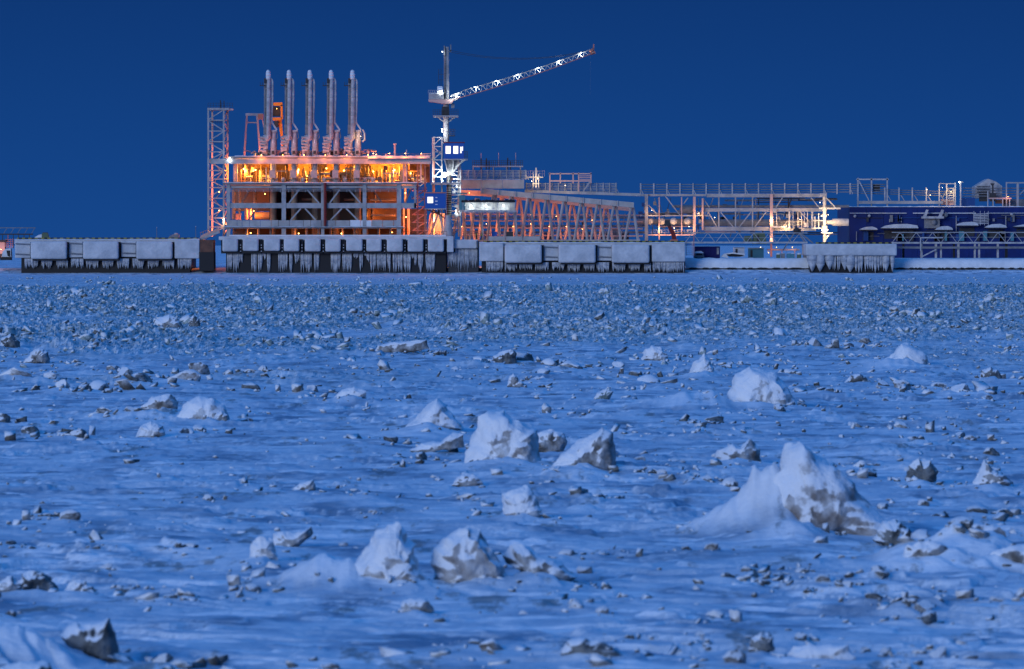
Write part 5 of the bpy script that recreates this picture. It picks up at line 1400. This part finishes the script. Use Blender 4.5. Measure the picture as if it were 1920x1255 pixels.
for x in (1218, 1241, 1263, 1289): pb.part('bulb_valve', MB().ball((x, 415, 46), .95, 12, 8), 'frost', smooth=True)
pb.bar('walkway', 'frost', (1200, 404.5, 44.6), (1300, 404.5, 44.6), .34)
pb.bar('walkway', 'frost', (1300, 404.5, 44.6), (1330, 405, 44.6), .24)
pb.part('lit_floor', MB().box(1215, 439.5, 1300, 442, 44, 47), 'pink')  # orange light on the floor put into its salmon colour
mb = MB(); rails(mb, 1216, 1320, 431, 439, 44, 2, 6, .08); pb.part('railing', mb, 'steel_dim'); mb = MB(); rails(mb, 1300, 1330, 397, 405, 44, 2, 4, .08); pb.part('railing', mb, 'steel_dim'); mb = MB(); rails(mb, 1450, 1530, 415, 427, 44.2, 2, 8, .1); pb.part('railing', mb, 'steel_dim')
pb.part('bracket_plate', MB().box(1446, 424, 1472, 427.5, 43.6, 45).box(1508, 418, 1516, 426, 44, 44.6).box(1449, 391, 1456, 399, 44, 44.6), 'frost')
rp_ = random.Random(77)
for k in range(60):
    x = rp_.uniform(1196, 1540); y = rp_.choice([373, 376, 380, 400, 402, 408, 424, 436, 440]) + rp_.uniform(-1, 1); d = rp_.uniform(50, 66)
    if rp_.random() < .55:
        pb.tube('process_pipe', rp_.choice(['steel_dim', 'steel', 'pink', 'dark']), (x, y, d), (min(x + rp_.uniform(20, 110), 1570), y, d), rp_.uniform(.09, .26), n=6)
    else:
        y2 = rp_.choice([372, 398, 404]); pb.bar('strut', rp_.choice(['steel_dim', 'steel', 'dark']), (x, y2, d), (x + rp_.choice([0, 0, 0, 12, -12]), y2 + rp_.choice([26, 34, 40]), d), rp_.uniform(.12, .3))
for k in range(26):
    x = rp_.uniform(1196, 1330) if k < 16 else rp_.uniform(1330, 1540); y = rp_.uniform(374, 432)
    pb.box('equipment_box', rp_.choice(['steel_dim', 'dark', 'rust', 'hullpale']), x, y, x + rp_.uniform(3, 10), y + rp_.uniform(4, 14), 53, 55)
for (x, y) in ((1458, 406), (1474, 402), (1300, 400), (1310, 412), (1250, 392), (1225, 378)): pb.box('junction_box', 'steel_dim', x, y, x + 5, y + 7, 45.4, 46)
for (x, y, p) in ((1236, 428, 220), (1264, 428, 220), (1292, 425, 200), (1310, 400, 120), (1222, 395, 100), (1340, 408, 60), (1446, 412, 260), (1475, 424, 320), (1500, 412, 260), (1446, 448, 70), (1426, 464, 20)):
    pb.lamp(x, y, 43, p, (1, .55, .24), .10, 'lampy')
# bright post
bp_ = Thing('floodlit_column', 'thick column lit brilliant yellow at the right end of the pipe bridge', 'column', (1546, 454, 40))
bp_.tube('shaft', 'frost', (1546, 363, 40), (1546, 454, 40), .45, n=14)
bp_.part('collar', MB().tube((1546, 424, 40), (1546, 436, 40), .75, n=14).tube((1546, 388, 40), (1546, 396, 40), .6, n=14).tube((1546, 402, 40), (1546, 407, 40), .62, n=12), 'frost')
bp_.part('lower_brace', MB().bar((1546, 452, 40), (1557, 438, 40), .3).box(1540, 436, 1562, 437.8, 39, 42), 'frost')
bp_.part('head_arm', MB().box(1538, 363, 1550, 369, 39, 42).bar((1549, 371, 40), (1567, 390, 40), .3).bar((1536, 391, 40), (1576, 391, 40), .42), 'frost')
bp_.part('stub_pipe', MB().tube((1548, 417, 41), (1562, 417, 41), .55, n=14).tube((1561, 417, 41), (1591, 417, 41), .95, n=18), 'frost')
bp_.part('side_frames', MB().bar((1528, 406, 40), (1528, 430, 40), .22).bar((1535, 400, 40), (1535, 430, 40), .22).bar((1524, 414, 40), (1546, 414, 40), .2).bar((1524, 428, 40), (1546, 428, 40), .3), 'frost')
for (x, y, p) in ((1552, 431, 330), (1541, 431, 240), (1553, 403, 300), (1540, 405, 240), (1551, 443, 120), (1537, 380, 80)):
    bp_.lamp(x, y, 37.4, p, WRM, .13, 'lampy', soft=.1)

# ------------------------------------------------------------------ low truss footbridges
def footbridge(label, x0, x1, y0, y1, d, step, legs, mk='steel'):
    f = Thing('truss_footbridge', label, 'footbridge', (0.5 * (x0 + x1), y1, d))
    f.bar('top_chord', mk, (x0, y0, d), (x1, y0, d), .22); f.box('bottom_chord', 'frost', x0, y1 - 2, x1, y1 + 1.2, d - .3, d + 2.6)
    n = int((x1 - x0) / step)
    for k in range(n):
        a = x0 + (x1 - x0) * k / n; b_ = x0 + (x1 - x0) * (k + 1) / n; m = .5 * (a + b_)
        f.bar('web', mk, (a, y1, d), (m, y0, d), .15); f.bar('web', mk, (m, y0, d), (b_, y1, d), .15)
    f.bar('handrail', mk, (x0, y0 + 9, d), (x1, y0 + 9, d), .08)
    for (x, yb, w, m2) in legs:
        f.box('leg', m2, x - w / 2, y1 + 1.2, x + w / 2, yb, d, d + .8)
    return f
footbridge('pale blue truss footbridge between the right-hand quay and the dolphin', 1284, 1514, 437, 455.5, 12, 28, [])
fb = footbridge('long blue-grey truss footbridge on posts at the right edge', 1672, 2040, 436, 456, 12, 29, [(1694, 484, 4, 'black'), (1728, 484, 4, 'frost'), (1755, 484, 4, 'frost'), (1764.5, 484, 3, 'frost'), (1789, 484, 4, 'black'), (1797, 484, 4, 'frost'), (1828, 484, 3.4, 'frost'), (1836, 484, 3.4, 'frost'), (1871, 484, 3.4, 'frost'), (1887, 484, 5, 'black')])
fb.box('lower_beam', 'steel_dim', 1680, 462.5, 2040, 466.5, 11, 14)
fb.part('service_frame', MB().bar((1726, 446, 11), (1768, 446, 11), .3).bar((1728, 482, 11), (1755, 468, 11), .3).bar((1726, 446, 11), (1726, 470, 11), .25), 'frost')

# ------------------------------------------------------------------ dark blue works building on the right
hb = Thing('blue_works_building', 'long dark blue clad building at right with snow-loaded canopies', 'building', (1750, 470, 60))
for k in range(15):
    a = 1593 + k * 32
    hb.box('cladding_panel', 'hull', a, 388, a + 31.6, 484, 60 + (0.10 if k % 2 else 0), 62)
hb.box('end_panel', 'hullpale', 1571, 389, 1592.6, 484, 61, 63)
snow_top(hb, 1592, 2060, 388.4, 59.8, 70, 1.6)
hb.box('snow_ledge', 'snow', 1593, 399.4, 1700, 400.4, 59.4, 60); hb.box('snow_ledge', 'snow', 1712, 399.2, 1830, 400.6, 59.4, 60); hb.box('snow_ledge', 'snow', 1850, 399.4, 2060, 400.2, 59.4, 60)
for (a, b_, y0, y1) in ((1612, 1646, 422, 431), (1652, 1722, 417, 428), (1754, 1787, 421, 431), (1793, 1835, 413, 423), (1847, 1888, 417, 427), (1900, 1960, 417, 425)):
    y0 = y0 + 3
    s_ = hb.part('canopy_snow', MB().prism([(a, y1), (a + (b_ - a) * .12, y0 + 3.5), (a + (b_ - a) * .35, y0 + .8), (a + (b_ - a) * .7, y0), (b_ - 2, y0 + 3), (b_, y1)], 56.5, 60), 'rime')  # duller rime colour stands in for the shade on this snow
    hb.part('canopy', MB().box(a + 2, y1 + .1, b_ - 1, y1 + 1.6, 56.6, 60), 'dark', parent=s_)
    hb.part('doorway', MB().box(a + 6, y1 + 4, b_ - 8, y1 + 20, 59.86, 59.98), 'dark')
dv = hb.part('davit', MB().box(1728, 406, 1770, 410, 57, 58).prism([(1731, 406), (1737, 393), (1741, 394), (1737, 406)], 57, 58).prism([(1760, 406), (1766, 393), (1770, 394), (1766, 406)], 57, 58), 'frost')
hb.part('davit_gear', MB().ball((1751, 417, 58), .8, 10, 6).box(1733, 410, 1762, 428, 58.4, 59).ball((1773, 403, 58.5), .7, 8, 5), 'steel_dim')
mb = MB()
for k in range(7): mb.bar((1825, 402 + k * 3, 58), (1853, 401 + k * 3, 58), .22)
for x in (1826, 1838, 1846, 1853): mb.bar((x, 396, 58), (x, 423, 58), .14)
hb.part('outside_stair', mb, 'frost')
for (x, y) in ((1603, 405.5), (1630, 405), (1773, 402.5), (1897, 402), (1926, 402)): hb.part('bulkhead_light', MB().ball((x, y, 59.4), .42, 8, 5), 'frost')
for (x, y0, y1) in ((1793, 405, 435), (1886, 405, 425), (1606, 434, 452), (1690, 408, 417), (1668, 411, 417)): hb.tube('downpipe', 'steel', (x, y0, 59.4), (x, y1, 59.4), .12, n=6)
for k in range(14):
    x = rq.uniform(1596, 1915); hb.box('wall_box', rq.choice(['hullpale', 'dark', 'steel_dim']), x, rq.uniform(402, 412), x + rq.uniform(2, 6), rq.uniform(413, 418), 59, 60)
for k in range(22):
    x = rq.uniform(1595, 1915); y = rq.choice([404, 409, 433, 438, 443]); hb.tube('wall_conduit', rq.choice(['hullpale', 'steel_dim', 'dark']), (x, y, 59.6), (x + rq.uniform(10, 60), y, 59.6), rq.uniform(.06, .14), n=6)
for k in range(16):
    x = rq.uniform(1600, 1915); hb.box('wall_box', rq.choice(['hullpale', 'teal', 'dark', 'steel_dim']), x, rq.uniform(432, 440), x + rq.uniform(3, 12), 452, 58.6, 60)
# roof structures
rf = Thing('roof_rack', 'pale rack frame with posts and rails on the blue building roof', 'pipe rack', (1690, 388, 62))
for x in (1608.5, 1634, 1663.5): rf.bar('post', 'frost', (x, 334, 62), (x, 388, 62), .36)
rf.bar('top_beam', 'frost', (1606, 336.5, 62), (1666, 336.5, 62), .36)
rf.box('bottom_beam', 'steel', 1608, 377, 1768, 382.5, 61, 64)
rf.bar('brace', 'frost', (1611, 340, 62), (1630, 378, 62), .26)
for x in (1659, 1685.5, 1710.5, 1736.7, 1761, 1788): rf.bar('post', 'frost', (x, 352, 62), (x, 378, 62), .34)
for j in range(5): rf.tube('cable_tray', 'steel_dim', (1595, 346 + j * 4, 63), (1790 if j > 1 else 1660, 346 + j * 4 + (6 if j > 1 else 0), 63), .12, n=6)
rf.part('cable_bundle', MB().box(1637, 346, 1650, 358, 63.4, 64), 'dark')
for k in range(5): rf.bar('brace', 'steel', (1664 + k * 25, 366, 62), (1671 + k * 25, 377, 62), .18)
ls = Thing('lit_stair_frame', 'small stair frame lit yellow under a floodlight on the roof', 'frame', (1790, 386, 62))
for x, y in ((1761, 344), (1775, 344), (1791, 343), (1801, 343)): ls.bar('post', 'frost', (x, y, 62), (x, 386, 62), .32)
ls.bar('top_rail', 'steel', (1761, 344.5, 62), (1792, 344.5, 62), .2); ls.bar('brace', 'steel_dim', (1766, 372, 62), (1780, 352, 62), .3)
mb = MB()
for k in range(6): mb.bar((1777, 354 + k * 4.4, 62.4), (1790, 353.4 + k * 4.4, 62.4), .26)
ls.part('step', mb, 'frost'); ls.part('side_plate', MB().box(1764, 374, 1790, 385, 63, 63.3), 'pink')
ls.part('flood_head', MB().box(1797, 340.5, 1806, 342.6, 61, 62.4), 'steel_dim')
ls.lamp(1799, 341.8, 60.6, 30, WHT, .3, 'lampw', soft=.1)
for (x, y, p) in ((1767, 352, 60), (1783, 360, 90), (1738, 356, 40), (1744, 366, 20)): ls.lamp(x, y, 60.2, p, WRM, .1, 'lampy', soft=.1)
dm = Thing('roof_tent', 'grey snow-dusted tent roof with pointed top on the blue building', 'tent', (1854, 388, 66))
dm.part('canvas', MB().prism([(1829, 350), (1838, 344), (1853, 335.5), (1868, 341), (1879, 349), (1879, 372), (1829, 372)], 66, 76), 'frost')
dm.part('shutter', MB().box(1836, 360, 1852, 378, 65.4, 66), 'dark')
mb = MB()
for k in range(5): mb.bar((1831, 349.5 + k * 2.8, 65.6), (1856, 349.5 + k * 2.8, 65.6), .14)
dm.part('louvre', mb, 'dark')
sk = Thing('dark_vent_stack', 'short dark vent stack with funnel top in front of the roof tent', 'vent', (1861, 388, 63))
sk.part('stack', MB().bar((1861.5, 346, 63), (1861.5, 388, 63), .4).prism([(1857, 344), (1865, 344), (1863, 348), (1860, 348)], 62.5, 63.5).box(1856, 362, 1868, 378, 62.6, 63.6), 'dark')
sp = Thing('roof_pipe_table', 'low pipe table with a warm lit top at the right of the roof', 'pipe rack', (1875, 388, 62))
sp.box('top', 'pink', 1852, 371, 1897, 373.5, 62, 64)
for x in (1852, 1862, 1880, 1893): sp.bar('leg', 'frost', (x, 358 if x < 1860 else 373, 62), (x, 388, 62), .26)
sp.part('lower_pipes', MB().tube((1866, 380, 63), (1890, 380, 63), .3, n=8).tube((1866, 376.5, 63), (1893, 376.5, 63), .25, n=8), 'rust')
sp.lamp(1890, 369, 61, 30, (1, .4, .2), .1)
rr2 = Thing('roof_portal', 'pale portal frame at the far right edge of the roof', 'frame', (1915, 388, 62))
for x in (1887, 1908, 1935): rr2.bar('post', 'steel', (x, 342, 62), (x, 388, 62), .3 if x < 1900 else .55)
rr2.bar('top_beam', 'steel', (1886, 343, 62), (1940, 343, 62), .35); rr2.bar('brace', 'steel', (1912, 365, 62), (1932, 345, 62), .25)
for j in range(4): rr2.tube('cable_tray', 'steel_dim', (1805, 353 + j * 5, 64), (1960, 353 + j * 5, 64), .12, n=6)
rr2.box('roof_box', 'hullpale', 1803, 371, 1828, 388, 64, 66); rr2.box('roof_box', 'steel_dim', 1880, 374, 1960, 388, 66, 68)

# ------------------------------------------------------------------ small things between the quays
rk = Thing('red_crane_arm', 'dark red leaning crane arm rising behind the right-hand quay', 'crane', (1264, 453, 20))
rk.part('boom', MB().prism([(1251, 424), (1256, 421), (1266, 436), (1269, 453), (1261, 453), (1259, 441)], 20, 21), 'red')
rk.part('head', MB().box(1247, 413, 1256, 424, 19.6, 21.4), 'dark'); rk.part('base', MB().box(1257, 449, 1271, 455, 19, 22), 'redframe')
ct = Thing('shipping_container', 'dark navy container half buried in snow behind the right-hand quay', 'container', (1325, 484, 16))
ct.box('shell', 'navy', 1303, 462, 1350, 486, 16, 19); ct.part('rib', MB().box(1310, 462.6, 1311, 485, 15.9, 16.1).box(1320, 462.6, 1321, 485, 15.9, 16.1).box(1330, 462.6, 1331, 485, 15.9, 16.1), 'hull')
ct.part('door_mark', MB().box(1344, 465, 1348, 477, 15.86, 15.98), 'frost')
snow_top(ct, 1303, 1350, 462.3, 16, 19, .9)
ld = Thing('pink_ladder', 'small pink ladder frame at the end of the right-hand quay', 'ladder', (1292, 482, 4))
for x in (1286.5, 1298): ld.bar('stile', 'pink', (x, 452, 4), (x, 480, 4), .16)
for k in range(6): ld.bar('rung', 'pink', (1286.5, 460 + k * 3.6, 4), (1298, 460 + k * 3.6, 4), .12)
ld.bar('tall_post', 'redframe', (1301, 440, 4), (1301, 480, 4), .2)
vh = Thing('snowed_pickup', 'small vehicle with a thick snow cap in front of the navy container', 'vehicle', (1312, 486, 12))
vh.part('body', MB().prism([(1301, 486), (1301, 479), (1304, 474), (1317, 474), (1320, 479), (1321, 486)], 12, 15), 'steel_dim')
vh.part('snow_cap', MB().prism([(1301, 475), (1305, 471.5), (1315, 471), (1320, 475)], 11.8, 15.2), 'snow'); vh.part('glass', MB().prism([(1304.5, 479), (1306, 475.5), (1316, 475.5), (1317.5, 479)], 11.9, 11.98), 'black')
for x in (1305, 1317): vh.tube('wheel', 'black', (x, 486, 11.7), (x, 486, 12.3), .45, n=12)
bo = Thing('upturned_boat', 'dark boat-shaped hull lying under snow right of the navy container', 'boat', (1378, 484, 14))
bo.part('hull', MB().prism([(1361, 477.5), (1372, 476), (1396, 478.5), (1388, 481.5), (1368, 481.5)], 14, 16), 'black')
bo.part('snow_cap', MB().prism([(1352, 482), (1358, 476), (1374, 473.5), (1398, 476.5), (1396, 478.4), (1374, 476), (1362, 477.4), (1366, 484)], 13.6, 16.4), 'snow')
for k, (a, b_, y0, y1, mk, l) in enumerate(((1395, 1412, 442, 456, 'green', 'small olive canvas tent left of the bigger one behind the footbridge'), (1412, 1438, 437, 458, 'green', 'bigger olive canvas tent behind the footbridge'))):
    tn = Thing('canvas_tent', l, 'tent', (.5 * (a + b_), y1, 20))
    tn.part('canvas', MB().prism([(a, y1), (a + 2, y0 + 1), (b_ - 4, y0), (b_, y1)], 20, 25), mk); tn.part('flap', MB().prism([(a + 6, y1), (a + 8, y0 + 4), (a + 11, y0 + 4), (a + 12, y1)], 19.9, 19.98), 'dark')
for k, (a, b_, y0, y1, mk, l) in enumerate(((1376, 1396, 464, 474, 'snow', 'white box hut left of the teal shed on the shore'), (1404, 1432, 466, 478, 'teal', 'low teal shed with snow on top on the shore'))):
    s1 = Thing('shore_hut', l, 'hut', (.5 * (a + b_), y1 + 8, 24))
    s1.box('walls', mk, a, y0, b_, y1 + 8, 24, 28); s1.part('door', MB().box(a + 3, y0 + 3, a + 7, y1 + 4, 23.9, 23.98), 'dark'); snow_top(s1, a - .5, b_ + .5, y0 + .2, 23.6, 28, 1.4)
lpz = Thing('lit_pipe', 'long horizontal pipe lit orange low behind the footbridge', 'pipe', (1470, 470, 30))
lpz.tube('pipe', 'frost', (1438, 468.5, 30), (1499, 468.5, 30), .24, n=8)
lpz.part('support', MB().bar((1446, 456, 30), (1446, 482, 30), .5).bar((1466, 469, 30), (1466, 482, 30), .2).bar((1490, 469, 30), (1490, 482, 30), .2), 'pink')
lpz.part('flange', MB().tube((1474, 468.5, 30), (1475.5, 468.5, 30), .45, n=8).tube((1492, 468.5, 30), (1493.5, 468.5, 30), .45, n=8), 'frost')
for (x, y, p) in ((1456, 464, 12), (1486, 464, 12), (1441, 474, 5)): lpz.lamp(x, y, 28.4, p, SOD, .1)
ex = Thing('tripod_machine', 'dark winch head on slanting legs behind the footbridge', 'machine', (1492, 456, 24))
ex.part('head', MB().ball((1494, 433, 24), .9, 10, 6).box(1488, 429, 1502, 437, 23.5, 25), 'dark')
for (ax, bx) in ((1490, 1468), (1497, 1510), (1500, 1524)): ex.bar('leg', 'steel_dim', (ax, 436, 24), (bx, 470 if bx < 1480 else 456, 24), .3)
for k in range(6):
    a = 1455 + k * 10 + rq.uniform(-2, 2)
    bx_ = Thing('snowed_crate', ['leftmost snow-topped crate on the snow bank before the dolphin', 'second snow-topped crate from the left before the dolphin', 'third snow-topped crate from the left before the dolphin', 'third snow-topped crate from the right before the dolphin', 'second snow-topped crate from the right before the dolphin', 'rightmost snow-topped crate on the bank beside the dolphin'][k], 'crate', (a + 3, 484, 10))
    bx_.box('body', rq.choice(['green', 'teal', 'steel_dim']), a, 475 + rq.uniform(0, 3), a + 7, 486, 10, 12); bx_.part('snow_cap', MB().ball((a + 3.5, 476.5, 11), .62, 8, 5, .5), 'snow')

# snow-covered shore pipes / banks
def bank(label, x0, x1, ytop, ybot, d):
    b_ = Thing('snow_bank', label, 'snow bank', (.5 * (x0 + x1), ybot, d))
    n = int((x1 - x0) / 5); vs = []; fs = []; m = 9
    for i in range(n + 1):
        x = x0 + (x1 - x0) * i / n
        jj = .8 * mnoise.noise(Vector((x * .05, 1, d))) + .4 * mnoise.noise(Vector((x * .17, 4, d)))
        for k in range(m):
            t = math.pi * (k / (m - 1)) - .1
            yy = ybot - (ybot - ytop + jj * 2) * max(0, math.sin(t)) ** .7
            p = P(x, yy, d); vs.append((p.x, D0 + d + 2.2 - 2.2 * math.cos(t) + .3 * jj, p.z))
    for i in range(n):
        for k in range(m - 1): fs.append((i * m + k, (i + 1) * m + k, (i + 1) * m + k + 1, i * m + k + 1))
    b_.part('snow', MB().add(vs, fs), 'snow', smooth=True)
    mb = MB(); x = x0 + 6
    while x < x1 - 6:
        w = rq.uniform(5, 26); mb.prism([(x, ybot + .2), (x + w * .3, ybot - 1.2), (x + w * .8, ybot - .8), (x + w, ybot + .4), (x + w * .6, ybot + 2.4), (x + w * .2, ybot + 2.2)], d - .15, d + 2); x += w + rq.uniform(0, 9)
    b_.part('shade_gap', mb, 'black')  # black pieces stand in for the shade under the bank
bank('long low snow bank over a pipe between the right-hand quay and the dolphin', 1285, 1516, 484, 503, 8)
bank('long low snow bank over a pipe right of the dolphin', 1674, 2060, 485, 503, 8)

# ------------------------------------------------------------------ far left
fl = Thing('distant_frame', 'faint distant lattice boom above the far left quay', 'crane', (34, 446, 260))
fl.bar('top_chord', 'steel_dim', (-30, 427.5, 260), (67, 427.5, 260), .25); fl.bar('bottom_chord', 'dark', (-30, 439.5, 260), (62, 439.5, 260), .4)
for k in range(7): fl.bar('lacing', 'steel_dim', (-20 + k * 13, 440, 260), (-13 + k * 13, 428, 260), .16)
for k in range(9): fl.bar('post', 'dark', (-25 + k * 10, 439, 260), (-25 + k * 10, 446 + 20, 260), .22)
lh = Thing('lit_hut', 'small hut lit salmon pink at the left edge of the picture', 'hut', (2, 482, 14))
lh.box('walls', 'pink', -20, 454, 9, 478, 14, 18); lh.box('roof', 'dark', -20, 450, 11, 454, 13.6, 18.4); lh.box('sill', 'dark', -20, 476, 8, 484, 13.5, 14)
lh.lamp(2, 468, 11, 130, (1, .45, .3), .06, 'lampo')
rt = Thing('red_lattice', 'small red lattice stair beside the left quay', 'stair', (17, 482, 14))
for x in (11, 15, 20, 24): rt.bar('post', 'redframe', (x, 440 if x == 15 else 448, 14), (x, 464, 14), .12)
for k in range(5): rt.bar('rail', 'redframe', (10, 449 + k * 3.6, 14), (24, 450 + k * 3.6, 14), .1)
sl = Thing('tracked_vehicle', 'small snow-covered vehicle with dark side beside the left quay', 'vehicle', (14, 484, 6))
sl.part('body', MB().prism([(3, 484), (5, 472), (10, 467), (20, 466), (21, 484)], 6, 9), 'snow'); sl.part('side', MB().prism([(12, 470), (19, 470), (19, 482), (14, 480)], 5.9, 5.98), 'black'); sl.box('track', 'black', 0, 482, 20, 488, 5.6, 9.2)
gb = Thing('green_box', 'small olive machine box on the left end of the left quay', 'box', (83, 446, 8))
gb.part('body', MB().prism([(78, 446), (79, 437), (89, 437), (91, 446)], 8, 10), 'green'); gb.part('hood', MB().box(80, 436, 88, 437, 8, 10), 'dark'); gb.part('snow_heap', MB().prism([(64, 446), (72, 441), (78, 439.5), (79, 446)], 8.4, 10), 'snow')
hx = Thing('quay_hut', 'small grey hut with lit top near the right end of the left quay', 'hut', (326, 447, 9))
hx.part('walls', MB().prism([(316, 447), (318, 443), (326, 439), (335, 440), (335, 447)], 9, 12), 'steel_dim'); hx.part('cap', MB().tube((330, 440, 10), (330, 437, 10), .5, .35, n=10), 'frost')
for x, y, l in ((294, 427, 'thin lamp post on the horizon left of the quay hut'), (367, 425, 'thin lamp post on the horizon next to the lattice tower')):
    q_ = Thing('lamp_post', l, 'lamp post', (x, 447, 60)); q_.tube('pole', 'steel_dim', (x, y, 60), (x, 450, 60), .07, n=6); q_.part('lamp', MB().ball((x, y, 60), .14), M['frost'])

# ------------------------------------------------------------------ two workers on the quay
def person(label, px, py, lean, step, flip):
    base = P(px, py, 3.4)
    J_ = {'pelvis': (0, 0, .95), 'chest': (lean * .18, 0, 1.32), 'neck': (lean * .24, 0, 1.52), 'head': (lean * .27, 0, 1.68), 'crown': (lean * .28, 0, 1.80),
          'hl': (0, .11, .90), 'kl': (step * .20, .12, .52), 'al': (step * .02, .12, .08), 'tl': (step * .02 + .16 * flip, .12, .04),
          'hr': (0, -.11, .90), 'kr': (-step * .06, -.12, .50), 'ar': (-step * .30, -.12, .10), 'tr': (-step * .30 + .16 * flip, -.12, .04),
          'sl': (lean * .2, .21, 1.42), 'el': (lean * .2 - .10 * flip, .27, 1.13), 'wl': (lean * .2 + .08 * flip, .25, .90),
          'sr': (lean * .2, -.21, 1.42), 'er': (lean * .2 + .06, -.27, 1.13), 'wr': (lean * .2 + .24 * flip, -.22, .97)}
    R_ = {'pelvis': .17, 'chest': .20, 'neck': .075, 'head': .115, 'crown': .10, 'hl': .12, 'hr': .12, 'kl': .085, 'kr': .085, 'al': .07, 'ar': .07, 'tl': .05, 'tr': .05, 'sl': .10, 'sr': .10, 'el': .075, 'er': .075, 'wl': .06, 'wr': .06}
    E_ = [('pelvis', 'chest'), ('chest', 'neck'), ('neck', 'head'), ('head', 'crown'), ('pelvis', 'hl'), ('hl', 'kl'), ('kl', 'al'), ('al', 'tl'), ('pelvis', 'hr'), ('hr', 'kr'), ('kr', 'ar'), ('ar', 'tr'), ('chest', 'sl'), ('sl', 'el'), ('el', 'wl'), ('chest', 'sr'), ('sr', 'er'), ('er', 'wr')]
    ks = list(J_)
    me = bpy.data.meshes.new('person')
    me.from_pydata([J_[k] for k in ks], [(ks.index(a), ks.index(b_)) for a, b_ in E_], [])
    o = bpy.data.objects.new('person', me); COL.objects.link(o)
    o.location = base
    m = o.modifiers.new('skin', 'SKIN')
    for i, k in enumerate(ks):
        me.skin_vertices[0].data[i].radius = (R_[k], R_[k]); me.skin_vertices[0].data[i].use_root = (k == 'pelvis')
    o.modifiers.new('sub', 'SUBSURF').levels = 2
    o.modifiers['sub'].render_levels = 2
    me.materials.append(M['hivis'])
    o['label'] = label; o['category'] = 'person'; o['group'] = 'workers on the quay'
    for nm, mk, c0, c1, r0, r1 in (('vest', 'lime', (lean * .1, 0, 1.12), (lean * .2, 0, 1.40), .225, .235), ('helmet', 'dark', (lean * .275, 0, 1.72), (lean * .28, 0, 1.86), .15, .08)):
        mb = MB(); mb.rtube(c0, c1, r0, r1, 12)
        q_ = bpy.data.objects.new(nm, mb.mesh(nm, M[mk])); COL.objects.link(q_); q_.parent = o
person('worker in dark clothing and yellow vest walking left on the quay edge', 894, 449, -.6, -1.0, -1)
person('worker in dark clothing following just right of the other on the quay edge', 903, 450, .2, .4, -1)
